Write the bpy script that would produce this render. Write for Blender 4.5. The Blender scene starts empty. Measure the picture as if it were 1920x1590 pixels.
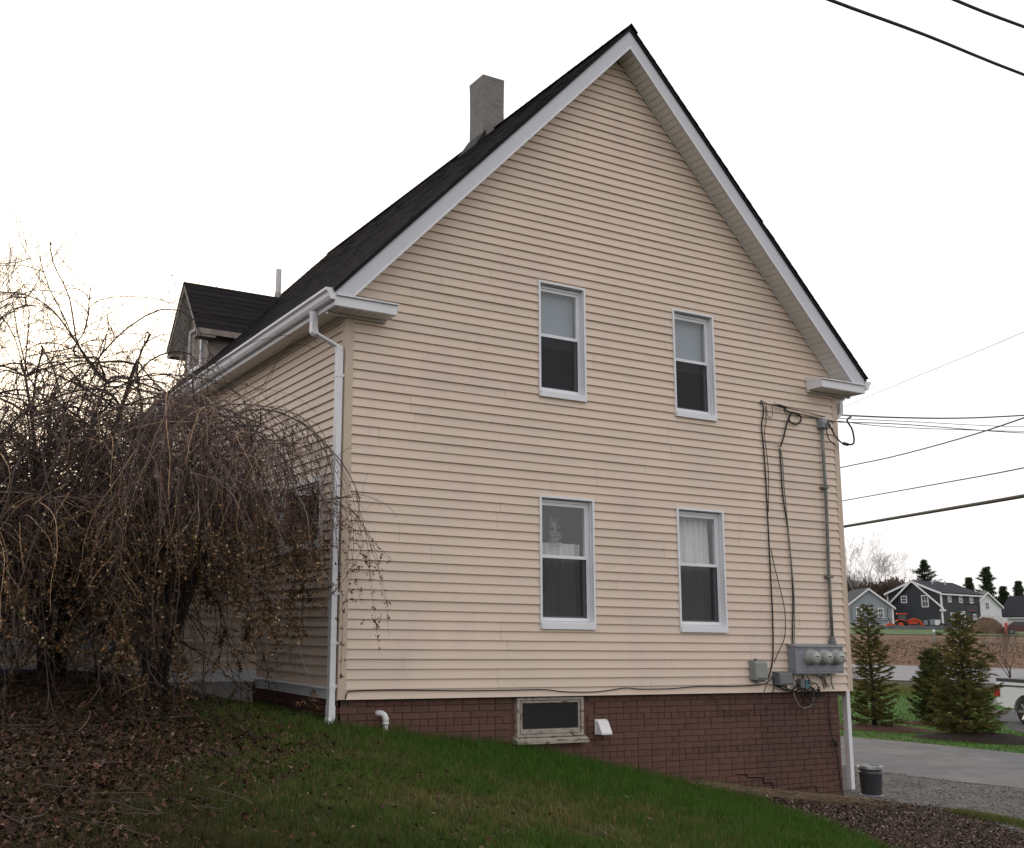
import bpy, math, random
import numpy as np
from mathutils import Vector, Matrix
random.seed(7); rng = np.random.default_rng(7)
scene = bpy.context.scene
col = scene.collection
R = math.radians

# ------------------------------------------------------------------ camera
YAW, PITCH, ROLL = .4731, .1716, .0162
CAM = Vector((-4.5448, -9.9201, .7189))
fw = Vector((math.sin(YAW)*math.cos(PITCH), math.cos(YAW)*math.cos(PITCH), math.sin(PITCH)))
rt = Vector((math.cos(YAW), -math.sin(YAW), 0)); up = rt.cross(fw)
rt, up = rt*math.cos(ROLL)+up*math.sin(ROLL), up*math.cos(ROLL)-rt*math.sin(ROLL)
cd = bpy.data.cameras.new('camera'); cam = bpy.data.objects.new('camera', cd); col.objects.link(cam)
cd.sensor_fit = 'HORIZONTAL'; cd.sensor_width = 36; cd.lens = 1968.36/1920*36
cd.shift_x = 229.7/1920; cd.shift_y = 42.27/1920; cd.clip_end = 6000; cd.clip_start = .05
M = Matrix((rt, up, -fw)).transposed().to_4x4(); M.translation = CAM; cam.matrix_world = M
scene.camera = cam
# ------------------------------------------------------------------ sky, sun, exposure
SUN_EL, SUN_AZ = R(16), R(8)            # low behind the house, veiled by cloud
w = bpy.data.worlds.new('World'); scene.world = w; w.use_nodes = True
nt = w.node_tree; nt.nodes.clear()
sky = nt.nodes.new('ShaderNodeTexSky'); sky.sky_type = 'NISHITA'; sky.sun_disc = False
sky.sun_elevation = SUN_EL; sky.sun_rotation = SUN_AZ; sky.air_density = 1.2; sky.dust_density = 5; sky.ozone_density = 1
mixw = nt.nodes.new('ShaderNodeMix'); mixw.data_type = 'RGBA'; mixw.blend_type = 'MIX'
mixw.inputs[0].default_value = .84
bg = nt.nodes.new('ShaderNodeBackground'); bg.inputs[1].default_value = .1
ow = nt.nodes.new('ShaderNodeOutputWorld')
nt.links.new(sky.outputs[0], mixw.inputs[6]); mixw.inputs[7].default_value = (10.9, 10.7, 10.8, 1)   # overcast cloud deck
nt.links.new(mixw.outputs[2], bg.inputs[0]); nt.links.new(bg.outputs[0], ow.inputs[0])
sd = bpy.data.lights.new('sun', 'SUN'); sd.energy = .6; sd.angle = R(22); sd.color = (1, .93, .82)
so = bpy.data.objects.new('sun', sd); col.objects.link(so)
sdir = Vector((math.sin(SUN_AZ)*math.cos(SUN_EL), math.cos(SUN_AZ)*math.cos(SUN_EL), math.sin(SUN_EL)))
so.rotation_euler = sdir.to_track_quat('Z', 'Y').to_euler()
scene.view_settings.view_transform = 'Standard'; scene.view_settings.look = 'None'
scene.view_settings.exposure = 0.3; scene.view_settings.gamma = 1
scene.render.engine = 'CYCLES'
scene.cycles.use_denoising = True
scene.cycles.max_bounces = 6; scene.cycles.diffuse_bounces = 3; scene.cycles.glossy_bounces = 3
scene.cycles.transparent_max_bounces = 16; scene.cycles.caustics_reflective = False; scene.cycles.caustics_refractive = False

# ------------------------------------------------------------------ helpers
def lin(r, g, b):
    f = lambda c: (c/255/12.92 if c/255 <= .04045 else ((c/255+.055)/1.055)**2.4)
    return (f(r), f(g), f(b))
def mat(name, c, rough=.6, var=.12, scale=4, detail=4, bump=0, bscale=60, spec=.3, rnd=0, metal=0, stretch=(1,1,1), c2=None, c2scale=3, c2lo=.5, c2hi=.62, attr=None, trans=0, bdist=.01):
    m = bpy.data.materials.new(name); m.use_nodes = True; n = m.node_tree.nodes; l = m.node_tree.links
    b = n['Principled BSDF']; b.inputs['Roughness'].default_value = rough; b.inputs['Metallic'].default_value = metal
    b.inputs['Specular IOR Level'].default_value = spec
    tc = n.new('ShaderNodeTexCoord'); mp = n.new('ShaderNodeMapping'); mp.inputs['Scale'].default_value = stretch
    l.new(tc.outputs['Object'], mp.inputs['Vector'])
    nz = n.new('ShaderNodeTexNoise'); nz.inputs['Scale'].default_value = scale; nz.inputs['Detail'].default_value = detail
    l.new(mp.outputs[0], nz.inputs['Vector'])
    mr = n.new('ShaderNodeMapRange'); mr.inputs[1].default_value = .25; mr.inputs[2].default_value = .75
    mr.inputs[3].default_value = 1-var; mr.inputs[4].default_value = 1+var
    l.new(nz.outputs[0], mr.inputs[0])
    cur = n.new('ShaderNodeRGB'); cur.outputs[0].default_value = (*c, 1); out = cur.outputs[0]
    if attr:
        a = n.new('ShaderNodeAttribute'); a.attribute_name = attr; out = a.outputs['Color']
    if c2:
        n2 = n.new('ShaderNodeTexNoise'); n2.inputs['Scale'].default_value = c2scale; n2.inputs['Detail'].default_value = 6
        l.new(mp.outputs[0], n2.inputs['Vector'])
        m2 = n.new('ShaderNodeMapRange'); m2.inputs[1].default_value = c2lo; m2.inputs[2].default_value = c2hi
        l.new(n2.outputs[0], m2.inputs[0])
        mx = n.new('ShaderNodeMix'); mx.data_type = 'RGBA'; mx.inputs[7].default_value = (*c2, 1)
        l.new(m2.outputs[0], mx.inputs[0]); l.new(out, mx.inputs[6]); out = mx.outputs[2]
    fac = mr.outputs[0]
    if rnd:
        oi = n.new('ShaderNodeObjectInfo'); r2 = n.new('ShaderNodeMapRange'); r2.inputs[3].default_value = 1-rnd; r2.inputs[4].default_value = 1+rnd
        l.new(oi.outputs['Random'], r2.inputs[0]); mu = n.new('ShaderNodeMath'); mu.operation = 'MULTIPLY'
        l.new(fac, mu.inputs[0]); l.new(r2.outputs[0], mu.inputs[1]); fac = mu.outputs[0]
    vm = n.new('ShaderNodeVectorMath'); vm.operation = 'SCALE'
    l.new(out, vm.inputs[0]); l.new(fac, vm.inputs['Scale']); l.new(vm.outputs[0], b.inputs['Base Color'])
    if bump:
        bz = n.new('ShaderNodeTexNoise'); bz.inputs['Scale'].default_value = bscale; bz.inputs['Detail'].default_value = 5
        l.new(mp.outputs[0], bz.inputs['Vector'])
        bn = n.new('ShaderNodeBump'); bn.inputs['Strength'].default_value = bump; bn.inputs['Distance'].default_value = bdist
        l.new(bz.outputs[0], bn.inputs['Height']); l.new(bn.outputs[0], b.inputs['Normal'])
    if trans:
        t = n.new('ShaderNodeBsdfTranslucent'); l.new(vm.outputs[0], t.inputs[0]); ms = n.new('ShaderNodeMixShader'); ms.inputs[0].default_value = trans
        l.new(b.outputs[0], ms.inputs[1]); l.new(t.outputs[0], ms.inputs[2]); l.new(ms.outputs[0], n['Material Output'].inputs[0])
    return m
def glass_mat(name, refl=1.45, tint=(1,1,1), rough=.02):
    m = bpy.data.materials.new(name); m.use_nodes = True; n = m.node_tree.nodes; l = m.node_tree.links; n.remove(n['Principled BSDF'])
    lw = n.new('ShaderNodeLayerWeight'); lw.inputs[0].default_value = .5
    pw = n.new('ShaderNodeMath'); pw.operation = 'POWER'; pw.inputs[1].default_value = 4; l.new(lw.outputs['Facing'], pw.inputs[0])
    fr = n.new('ShaderNodeMath'); fr.operation = 'MULTIPLY_ADD'; fr.inputs[1].default_value = .85; fr.inputs[2].default_value = refl; l.new(pw.outputs[0], fr.inputs[0])
    tr = n.new('ShaderNodeBsdfTransparent'); tr.inputs[0].default_value = (*tint, 1)
    gl = n.new('ShaderNodeBsdfGlossy'); gl.inputs['Roughness'].default_value = rough
    nz = n.new('ShaderNodeTexNoise'); nz.inputs['Scale'].default_value = 1.3; bn = n.new('ShaderNodeBump'); bn.inputs['Strength'].default_value = .05; bn.inputs['Distance'].default_value = .1
    l.new(nz.outputs[0], bn.inputs['Height']); l.new(bn.outputs[0], gl.inputs['Normal'])
    ms = n.new('ShaderNodeMixShader'); l.new(fr.outputs[0], ms.inputs[0]); l.new(tr.outputs[0], ms.inputs[1]); l.new(gl.outputs[0], ms.inputs[2])
    l.new(ms.outputs[0], n['Material Output'].inputs[0]); return m
def screen_mat(name, c, opac):
    m = bpy.data.materials.new(name); m.use_nodes = True; n = m.node_tree.nodes; l = m.node_tree.links; b = n['Principled BSDF']
    b.inputs['Base Color'].default_value = (*c, 1); b.inputs['Roughness'].default_value = .7
    tr = n.new('ShaderNodeBsdfTransparent'); ms = n.new('ShaderNodeMixShader'); ms.inputs[0].default_value = opac
    l.new(tr.outputs[0], ms.inputs[1]); l.new(b.outputs[0], ms.inputs[2]); l.new(ms.outputs[0], n['Material Output'].inputs[0]); return m

class MB:
    def __init__(s): s.v = []; s.f = []
    def add(s, vs, fs):
        o = len(s.v); s.v += [tuple(v) for v in vs]; s.f += [tuple(i+o for i in f) for f in fs]; return s
    def box(s, x0, x1, y0, y1, z0, z1):
        return s.add([(x0,y0,z0),(x1,y0,z0),(x1,y1,z0),(x0,y1,z0),(x0,y0,z1),(x1,y0,z1),(x1,y1,z1),(x0,y1,z1)],
                     [(0,3,2,1),(4,5,6,7),(0,1,5,4),(1,2,6,5),(2,3,7,6),(3,0,4,7)])
    def prism(s, poly, a0, a1, axis='y'):     # poly in the two other axes, extruded along axis
        n = len(poly); P = []
        for a in (a0, a1):
            for p, q in poly: P.append({'y': (p, a, q), 'x': (a, p, q), 'z': (p, q, a)}[axis])
        return s.add(P, [tuple(range(n-1, -1, -1)), tuple(range(n, 2*n))] + [(i, (i+1) % n, n+(i+1) % n, n+i) for i in range(n)])
    def tube(s, pts, rad, n=8, cap=True):
        pts = [Vector(p) for p in pts]; rad = rad if hasattr(rad, '__len__') else [rad]*len(pts); P = []; F = []; pu = None
        for i, p in enumerate(pts):
            d = (pts[min(i+1, len(pts)-1)]-pts[max(i-1, 0)]).normalized()
            if pu is None: pu = d.orthogonal().normalized()
            pu = (pu-d*pu.dot(d)); pu = pu.normalized() if pu.length > 1e-6 else d.orthogonal().normalized(); v = d.cross(pu)
            for k in range(n):
                a = 2*math.pi*k/n; P.append(p+(pu*math.cos(a)+v*math.sin(a))*rad[i])
        for i in range(len(pts)-1):
            for k in range(n): F.append((i*n+k, i*n+(k+1) % n, (i+1)*n+(k+1) % n, (i+1)*n+k))
        if cap: F += [tuple(range(n-1, -1, -1)), tuple((len(pts)-1)*n+k for k in range(n))]
        return s.add(P, F)
    def cyl(s, p0, p1, r0, r1=None, n=16): return s.tube([p0, p1], [r0, r0 if r1 is None else r1], n)
    def lathe(s, prof, n=24, c=(0,0,0)):      # prof: list of (r, z)
        P = []; F = []
        for r, z in prof:
            for k in range(n): a = 2*math.pi*k/n; P.append((c[0]+r*math.cos(a), c[1]+r*math.sin(a), c[2]+z))
        for i in range(len(prof)-1):
            for k in range(n): F.append((i*n+k, i*n+(k+1) % n, (i+1)*n+(k+1) % n, (i+1)*n+k))
        return s.add(P, F)
    def ring(s, x0, x1, z0, z1, t, y0, y1, tb=None, tt=None):  # rectangular frame in the xz plane
        tb = t if tb is None else tb; tt = t if tt is None else tt
        s.box(x0, x0+t, y0, y1, z0, z1); s.box(x1-t, x1, y0, y1, z0, z1)
        s.box(x0+t, x1-t, y0, y1, z0, z0+tb); return s.box(x0+t, x1-t, y0, y1, z1-tt, z1)
    def xf(s, M): s.v = [tuple(M @ Vector(v)) for v in s.v]; return s
    def build(s, name, m, parent=None, smooth=False, loc=None):
        me = bpy.data.meshes.new(name); me.from_pydata(s.v, [], s.f); me.materials.append(m)
        if smooth: me.polygons.foreach_set('use_smooth', [True]*len(me.polygons))
        o = bpy.data.objects.new(name, me); col.objects.link(o)
        if parent: o.parent = parent
        if loc: o.location = loc
        return o
def tag(o, label=None, cat=None, group=None, kind=None):
    if label: o['label'] = label
    if cat: o['category'] = cat
    if group: o['group'] = group
    if kind: o['kind'] = kind
    return o
def thing(name, label, cat, loc=(0,0,0), rz=0, group=None):
    o = bpy.data.objects.new(name, None); col.objects.link(o); o.location = loc; o.rotation_euler = (0,0,rz); o.empty_display_size = .2
    return tag(o, label, cat, group)
def npmesh(name, V, quads=None, tris=None, m=None, parent=None, color=None, smooth=False):
    me = bpy.data.meshes.new(name); V = np.asarray(V, np.float32).reshape(-1, 3)
    lv = []; sizes = []
    if quads is not None and len(quads): lv.append(np.asarray(quads).ravel()); sizes.append(np.full(len(quads), 4))
    if tris is not None and len(tris): lv.append(np.asarray(tris).ravel()); sizes.append(np.full(len(tris), 3))
    lv = np.concatenate(lv).astype(np.int32); sizes = np.concatenate(sizes).astype(np.int32)
    me.vertices.add(len(V)); me.vertices.foreach_set('co', V.ravel()); me.loops.add(len(lv)); me.loops.foreach_set('vertex_index', lv)
    me.polygons.add(len(sizes)); me.polygons.foreach_set('loop_start', np.concatenate([[0], np.cumsum(sizes)[:-1]]).astype(np.int32))
    me.polygons.foreach_set('loop_total', sizes)
    if smooth: me.polygons.foreach_set('use_smooth', np.ones(len(sizes), bool))
    me.update(calc_edges=True)
    if color is not None:
        a = me.color_attributes.new('Col', 'FLOAT_COLOR', 'POINT'); c4 = np.ones((len(V), 4), np.float32); c4[:, :3] = color; a.data.foreach_set('color', c4.ravel())
    me.materials.append(m); o = bpy.data.objects.new(name, me); col.objects.link(o)
    if parent: o.parent = parent
    return o
def strands(P, rad, sides=3):
    """P (S,n,3) centre lines, rad (S,n) -> verts, quads of thin tubes"""
    S, n, _ = P.shape; d = np.gradient(P, axis=1); d /= np.linalg.norm(d, axis=2, keepdims=True)+1e-9
    ref = np.where(np.abs(d[..., 2:3]) > .8, np.array([1., 0, 0]), np.array([0, 0, 1.]))
    ref = np.repeat(ref[:, n//2:n//2+1], n, axis=1)
    a = np.cross(d, ref); a /= np.linalg.norm(a, axis=2, keepdims=True)+1e-9; b = np.cross(d, a)
    ang = np.arange(sides)*2*math.pi/sides
    V = P[:, :, None]+(a[:, :, None]*np.cos(ang)[None, None, :, None]+b[:, :, None]*np.sin(ang)[None, None, :, None])*rad[:, :, None, None]
    base = (np.arange(S)*n*sides)[:, None, None]+(np.arange(n-1)*sides)[None, :, None]; k = np.arange(sides)[None, None, :]; k2 = (k+1) % sides
    Q = np.stack([base+k, base+k2, base+sides+k2, base+sides+k], -1).reshape(-1, 4)
    return V.reshape(-1, 3), Q

# ------------------------------------------------------------------ terrain
BX = [-30,-10,-6,-3,-1,0,.585,1.35,2.38,3.1,4.27,5.54,6.45,7.32,9,60]
BZ = [.3,.12,.0,-.1,-.19,-.25,-.36,-.46,-.61,-.77,-1.0,-1.2,-1.3,-1.38,-1.45,-1.45]
AZ = R(54.5); SA, CA = math.sin(AZ), math.cos(AZ); CX, CY = CAM.x, CAM.y
def st(s, t): return (CX+s*SA+t*CA, CY+s*CA-t*SA)
def terr(x, y):
    x = np.asarray(x, float); y = np.asarray(y, float)
    b = np.interp(x, BX, BZ); zl = b+.086*np.clip(y, -14, 0)+.02*np.clip(y, 0, 20)*np.clip(-x, 0, 1)
    zl = zl+.30*np.exp(-((x+2.4)**2/1.9+(y-.9)**2/1.5))       # leaf bank under the shrubs
    k = .06; m = np.maximum(zl, -1.5); h = np.maximum(k-np.abs(zl+1.5), 0)/k; m = m+h*h*k/4
    ww = np.clip((x-3)/3, 0, 1); zl = zl*(1-ww)+m*ww
    s = (x-CX)*SA+(y-CY)*CA
    far = np.interp(s, [36,44,52,118,175,400,1500], [0,.35,.7,2.17,3.45,4.5,4.5])
    return zl+far*np.clip((x-5)/10, 0, 1)
def tz(x, y): return float(terr(x, y))
def sheet(name, A, B, m, off, nu=40, nv=12, kind='structure', parent=None):
    """surface between two polylines, laid on the terrain"""
    def samp(L, n):
        L = np.array(L, float); d = np.concatenate([[0], np.cumsum(np.linalg.norm(np.diff(L, axis=0), axis=1))]); t = np.linspace(0, d[-1], n)
        return np.stack([np.interp(t, d, L[:, 0]), np.interp(t, d, L[:, 1])], 1)
    a, b = samp(A, nu), samp(B, nu); t = np.linspace(0, 1, nv)[None, :, None]; g = a[:, None]*(1-t)+b[:, None]*t
    V = np.concatenate([g, (terr(g[..., 0], g[..., 1])+off)[..., None]], 2).reshape(-1, 3)
    i = np.arange(nu-1)[:, None]*nv+np.arange(nv-1)[None]; Q = np.stack([i, i+1, i+nv+1, i+nv], -1).reshape(-1, 4)
    e1 = V[Q[0, 1]]-V[Q[0, 0]]; e2 = V[Q[0, 3]]-V[Q[0, 0]]
    if np.cross(e1, e2)[2] < 0: Q = Q[:, ::-1]
    return tag(npmesh(name, V, quads=Q, m=m, smooth=True, parent=parent), kind=kind)

# ------------------------------------------------------------------ materials
SIDING = mat('vinyl_siding', (.68,.549,.446), .5, var=.06, scale=1.1, detail=6, stretch=(1,1,.35), bump=.05, bscale=90, rnd=.03, c2=(.605,.478,.393), c2scale=2.2, c2lo=.52, c2hi=.8)
POST = mat('vinyl_corner_post', (.55,.44,.345), .5, var=.05, scale=2)
WHITE = mat('white_painted_metal', (.72,.715,.74), .38, var=.04, scale=3, spec=.4, c2=(.55,.54,.52), c2scale=5, c2lo=.58, c2hi=.85)
VINYLW = mat('white_window_vinyl', (.74,.74,.765), .35, var=.03, scale=5, spec=.4)
FASCIA = mat('white_rake_metal', (.58,.58,.62), .42, var=.03, scale=1.5, bump=.03, bscale=12)
SOFFIT = mat('off_white_soffit', (.66,.64,.60), .5, var=.06, scale=3)
SHINGLE = mat('black_asphalt_shingle', (.016,.0145,.016), .95, var=.35, scale=160, detail=2, bump=.6, bscale=220, spec=.06, rnd=.15, c2=(.02,.018,.019), c2scale=9, c2lo=.45, c2hi=.7)
SHINGLE2 = mat('dormer_asphalt_shingle', (.021,.019,.02), .95, var=.5, scale=120, detail=2, bump=.6, bscale=200, spec=.06, rnd=.25)
DECK = mat('roof_edge', (.012,.012,.013), .8)
BRICK = mat('brown_painted_brick', (.118,.060,.045), .8, var=.14, scale=9, detail=6, bump=.35, bscale=55, rnd=.09, c2=(.10,.052,.041), c2scale=.9, c2lo=.45, c2hi=.65)
MORTAR = mat('brown_painted_mortar', (.125,.064,.048), .85, var=.2, scale=14, bump=.4, bscale=70)
CONCRETE = mat('parged_chimney', (.225,.207,.19), .9, var=.32, scale=5, detail=8, bump=.6, bscale=22, c2=(.13,.12,.11), c2scale=5, c2lo=.5, c2hi=.7, stretch=(1,1,2.2))
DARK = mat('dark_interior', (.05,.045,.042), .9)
FLOORM = mat('interior_floor', (.08,.06,.045), .8)
GLASS = glass_mat('window_glass', .10)
GLASSD = glass_mat('screened_glass', .05, (.8,.8,.8))
SCREEN = screen_mat('insect_screen', (.012,.012,.016), .66)
SHADE = mat('grey_window_shade', (.22,.27,.31), .8, var=.05, scale=2)
CURTAIN = mat('white_curtain_cloth', (.85,.84,.83), .8, var=.06, scale=6, trans=.25)
CURTAIND = mat('sheer_curtain_cloth', (.7,.69,.68), .8, var=.06, scale=6, trans=.25)
PEEL = mat('peeling_white_wood', (.34,.295,.25), .8, var=.2, scale=20, detail=8, bump=.5, bscale=40, c2=(.09,.07,.045), c2scale=26, c2lo=.56, c2hi=.66, stretch=(.4,1,1))
GREYMETAL = mat('grey_meter_metal', (.23,.245,.27), .5, var=.1, scale=6, spec=.4, c2=(.17,.175,.19), c2scale=7, c2lo=.5, c2hi=.75)
METERG = mat('meter_collar', (.30,.305,.29), .4, var=.08, scale=12)
METERD = mat('meter_dial', (.36,.37,.35), .25, var=.05, scale=10, spec=.6)
DIALINK = mat('meter_print', (.05,.05,.05), .5)
PLASTICG = mat('grey_box_plastic', (.24,.245,.235), .55, var=.08, scale=9)
PLASTICD = mat('dark_box_plastic', (.14,.145,.15), .55, var=.08, scale=9)
TEAL = mat('teal_label_plastic', (.06,.14,.17), .5)
CONDUIT = mat('weathered_conduit', (.14,.155,.14), .6, var=.25, scale=8, c2=(.22,.2,.16), c2scale=5)
BLACKC = mat('black_cable', (.018,.016,.015), .55, var=.2, scale=20)
GREYC = mat('grey_cable', (.22,.22,.19), .6, var=.2, scale=10)
PVC = mat('white_pvc', (.7,.69,.68), .35, var=.06, scale=12, c2=(.4,.37,.33), c2scale=16, c2lo=.6, c2hi=.75)
ASPHALT = mat('worn_asphalt', (.125,.122,.125), .9, var=.22, scale=2.2, detail=8, bump=.5, bscale=120, c2=(.175,.16,.145), c2scale=.7, c2lo=.48, c2hi=.7)
ROADM = mat('road_asphalt', (.21,.205,.21), .9, var=.12, scale=.8, detail=6)
GRAVEL = mat('gravel_bed', (.12,.11,.10), .95, var=.45, scale=28, detail=6, bump=.8, bscale=60, c2=(.075,.065,.055), c2scale=2.5)
MULCHM = mat('mulch_soil', (.045,.03,.022), .95, var=.5, scale=20, detail=6, bump=.8, bscale=45)
REDMULCH = mat('red_brown_mulch', (.06,.025,.014), .95, var=.4, scale=25, bump=.9, bscale=50, bdist=.03)
DARKMULCH = mat('dark_mulch', (.022,.013,.01), .95, var=.4, scale=25, bump=.9, bscale=50, bdist=.03)
SOIL = mat('turf_soil', (.03,.032,.013), .95, var=.45, scale=3.5, detail=8, bump=.6, bscale=50, c2=(.05,.037,.018), c2scale=1.1)
LAWNM = mat('mown_lawn', (.045,.10,.014), .9, var=.35, scale=1.3, detail=10, bump=.7, bscale=30, c2=(.05,.075,.016), c2scale=.5)
FIELD = mat('bare_brown_field', (.115,.056,.026), .95, var=.35, scale=.35, detail=8, c2=(.10,.065,.035), c2scale=.12, bump=.6, bscale=1.5, bdist=.4)
FARGRASS = mat('far_grass', (.05,.10,.016), .9, var=.35, scale=.4, detail=8, c2=(.09,.085,.03), c2scale=.1)
BLADE = mat('grass_blade', (.05,.1,.02), .6, var=.05, attr='Col', spec=.2, trans=.3)
LEAF = mat('dead_leaf', (.1,.05,.03), .85, var=.12, scale=30, attr='Col', spec=.1)
BARK = mat('shrub_bark', (.05,.04,.036), .85, var=.3, scale=30, attr='Col', spec=.15)
TRUNK = mat('dark_trunk_bark', (.035,.027,.023), .9, var=.4, scale=14, bump=.7, bscale=40, stretch=(1,1,.3))
NEEDLE = mat('spruce_needles', (.03,.045,.02), .7, var=.1, attr='Col', spec=.15)
STONE = mat('loose_stone', (.2,.19,.18), .9, attr='Col', var=.1, scale=40)

# ------------------------------------------------------------------ ground and paving
def grid_ground():
    def axis(lo, hi, fine0, fine1, d, ratio=1.25):
        a = list(np.arange(fine0, fine1+1e-6, d)); st_ = d; x = fine1
        while x < hi: st_ *= ratio; x += st_; a.append(min(x, hi))
        st_ = d; x = fine0
        while x > lo: st_ *= ratio; x -= st_; a.insert(0, max(x, lo))
        return np.array(a)
    X = axis(-1500, 1500, -9, 26, .3); Y = axis(-1500, 1500, -12, 14, .3)
    gx, gy = np.meshgrid(X, Y, indexing='ij'); gz = terr(gx, gy)
    V = np.stack([gx, gy, gz], -1).reshape(-1, 3); ny = len(Y)
    i = np.arange(len(X)-1)[:, None]*ny+np.arange(ny-1)[None]; Q = np.stack([i, i+ny, i+ny+1, i+1], -1).reshape(-1, 4)
    tag(npmesh('ground', V, quads=Q, m=SOIL, smooth=True), kind='structure')
grid_ground()
P_ = lambda L: [st(s, t) for s, t in L]
sheet('brown_field', P_([(56,-90),(56,90)]), P_([(126,-90),(126,90)]), FIELD, .02, 30, 30)
sheet('far_lawn', P_([(118,-40),(128,3),(140,60)]), P_([(320,-60),(320,0),(320,60)]), FARGRASS, .06, 30, 30)
sheet('roadside_lawn', [(9,16),(15.12,6.36),(15.45,5.24),(15.59,4.15),(15.68,2.91),(16.6,-6)], P_([(43,-22),(43,-2),(43,2),(43,6),(43,16)]), LAWNM, .012, 60, 40)
sheet('street_road', P_([(46.5,-80),(46.5,80)]), P_([(56.5,-80),(56.5,80)]), ROADM, .03, 40, 6)
sheet('driveway_asphalt', [(9.4,9),(10.7,2.68),(10.55,1.92),(10.69,1.21),(11.05,.02),(12.4,-6)], [(9.8,15),(15.12,6.36),(15.45,5.24),(15.59,4.15),(15.68,2.91),(16.6,-6)], ASPHALT, .014, 60, 14)
sheet('gravel_shoulder', [(7.4,9),(7.5,3),(7.5,0),(8.3,-1.0),(7.6,-2.4),(7.4,-6)], [(9.4,9),(10.72,2.68),(10.57,1.92),(10.71,1.21),(11.07,.02),(12.42,-6)], GRAVEL, .008, 60, 14)
sheet('mulch_bed', [(5.84,.03),(5.6,-.05),(5.16,-.53),(4.93,-1.36),(4.94,-1.9),(4.5,-2.9),(4.2,-5)], [(7.32,.03),(7.67,-.13),(8.2,-.6),(8.16,-.97),(7.45,-2.23),(7.3,-3.5),(7.3,-5)], MULCHM, .015, 40, 12)
sheet('parking_lot', P_([(29.3,1.5),(25.5,3.2),(24.5,16)]), P_([(37,1.0),(37,9),(37,16)]), mat('parking_asphalt', (.06,.058,.06), .9, var=.15, scale=2, bump=.4, bscale=90), .024, 20, 12)
sheet('painted_parking_line', P_([(28.4,2.1),(25.6,3.4)]), P_([(28.45,2.22),(25.65,3.52)]), mat('white_line_paint', (.6,.6,.58), .8, var=.2, scale=9), .030, 12, 3)

# ------------------------------------------------------------------ the house
e = .1016; W = 7.4921; XR = W/2; SL = 1.03; LEN = 8.95; EAVE = 4.05
house = thing('house', 'tan vinyl sided two-storey house with steep black gable roof on brown brick foundation', 'house')
SLR = 1.018
def rz(x, top, sl=None): return top-(sl or (SL if x < XR else SLR))*abs(x-XR)
def plane_rects(x0, x1, z0, z1, holes):
    xs = sorted({x0, x1, *[h[0] for h in holes], *[h[1] for h in holes]}); zs = sorted({z0, z1, *[h[2] for h in holes], *[h[3] for h in holes]})
    for a, b in zip(xs, xs[1:]):
        for c, d in zip(zs, zs[1:]):
            if not any(h[0] <= (a+b)/2 <= h[1] and h[2] <= (c+d)/2 <= h[3] for h in holes): yield a, b, c, d
GH = [(2.48,3.17,3.435,4.852), (4.56,5.255,3.418,4.825), (2.47,3.25,.747,2.265), (4.53,5.305,.738,2.262)]
# gable wall backing
mb = MB()
for a, b, c, d in plane_rects(.01, W-.01, .02, EAVE, [h if h[3] < EAVE else (h[0],h[1],h[2],EAVE) for h in GH]): mb.add([(a,.004,c),(b,.004,c),(b,.004,d),(a,.004,d)], [(0,1,2,3)])
TW = 8.02; zt = [EAVE, 4.825, 4.852]
up_holes = [(h[0],h[1],EAVE-.001,h[3]) for h in GH[:2]]
def clip_half(poly, s):                    # keep the part below one roof slope
    out = []; g = lambda p: (TW+.06-SL*s*(p[0]-XR))-p[1]
    for i, p in enumerate(poly):
        q = poly[(i+1) % len(poly)]; a, b = g(p), g(q)
        if a >= 0: out.append(p)
        if a*b < 0: t = a/(a-b); out.append((p[0]+(q[0]-p[0])*t, p[1]+(q[1]-p[1])*t))
    return out
for a, b, c, d in plane_rects(.01, W-.01, EAVE, 8.2, up_holes):
    pl = clip_half(clip_half([(a,c),(b,c),(b,d),(a,d)], -1), 1)
    if len(pl) > 2: mb.add([(x, .004, z) for x, z in pl], [tuple(range(len(pl)))])
gable = mb.build('gable_wall', SIDING, house)
SEAMS = {}
for k in range(0, 80, 2):
    ph = [1.05, 3.35, 2.2, 4.6, .2, 2.9, 5.6][(k//2*3) % 7]+random.uniform(-.3, .3); SEAMS[k] = SEAMS[k+1] = [ph-3.66, ph, ph+3.66]
SEAMS[0] = [4.05]; SEAMS[1] = [1.9, 4.05]; SEAMS[2] = [1.9]
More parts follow.
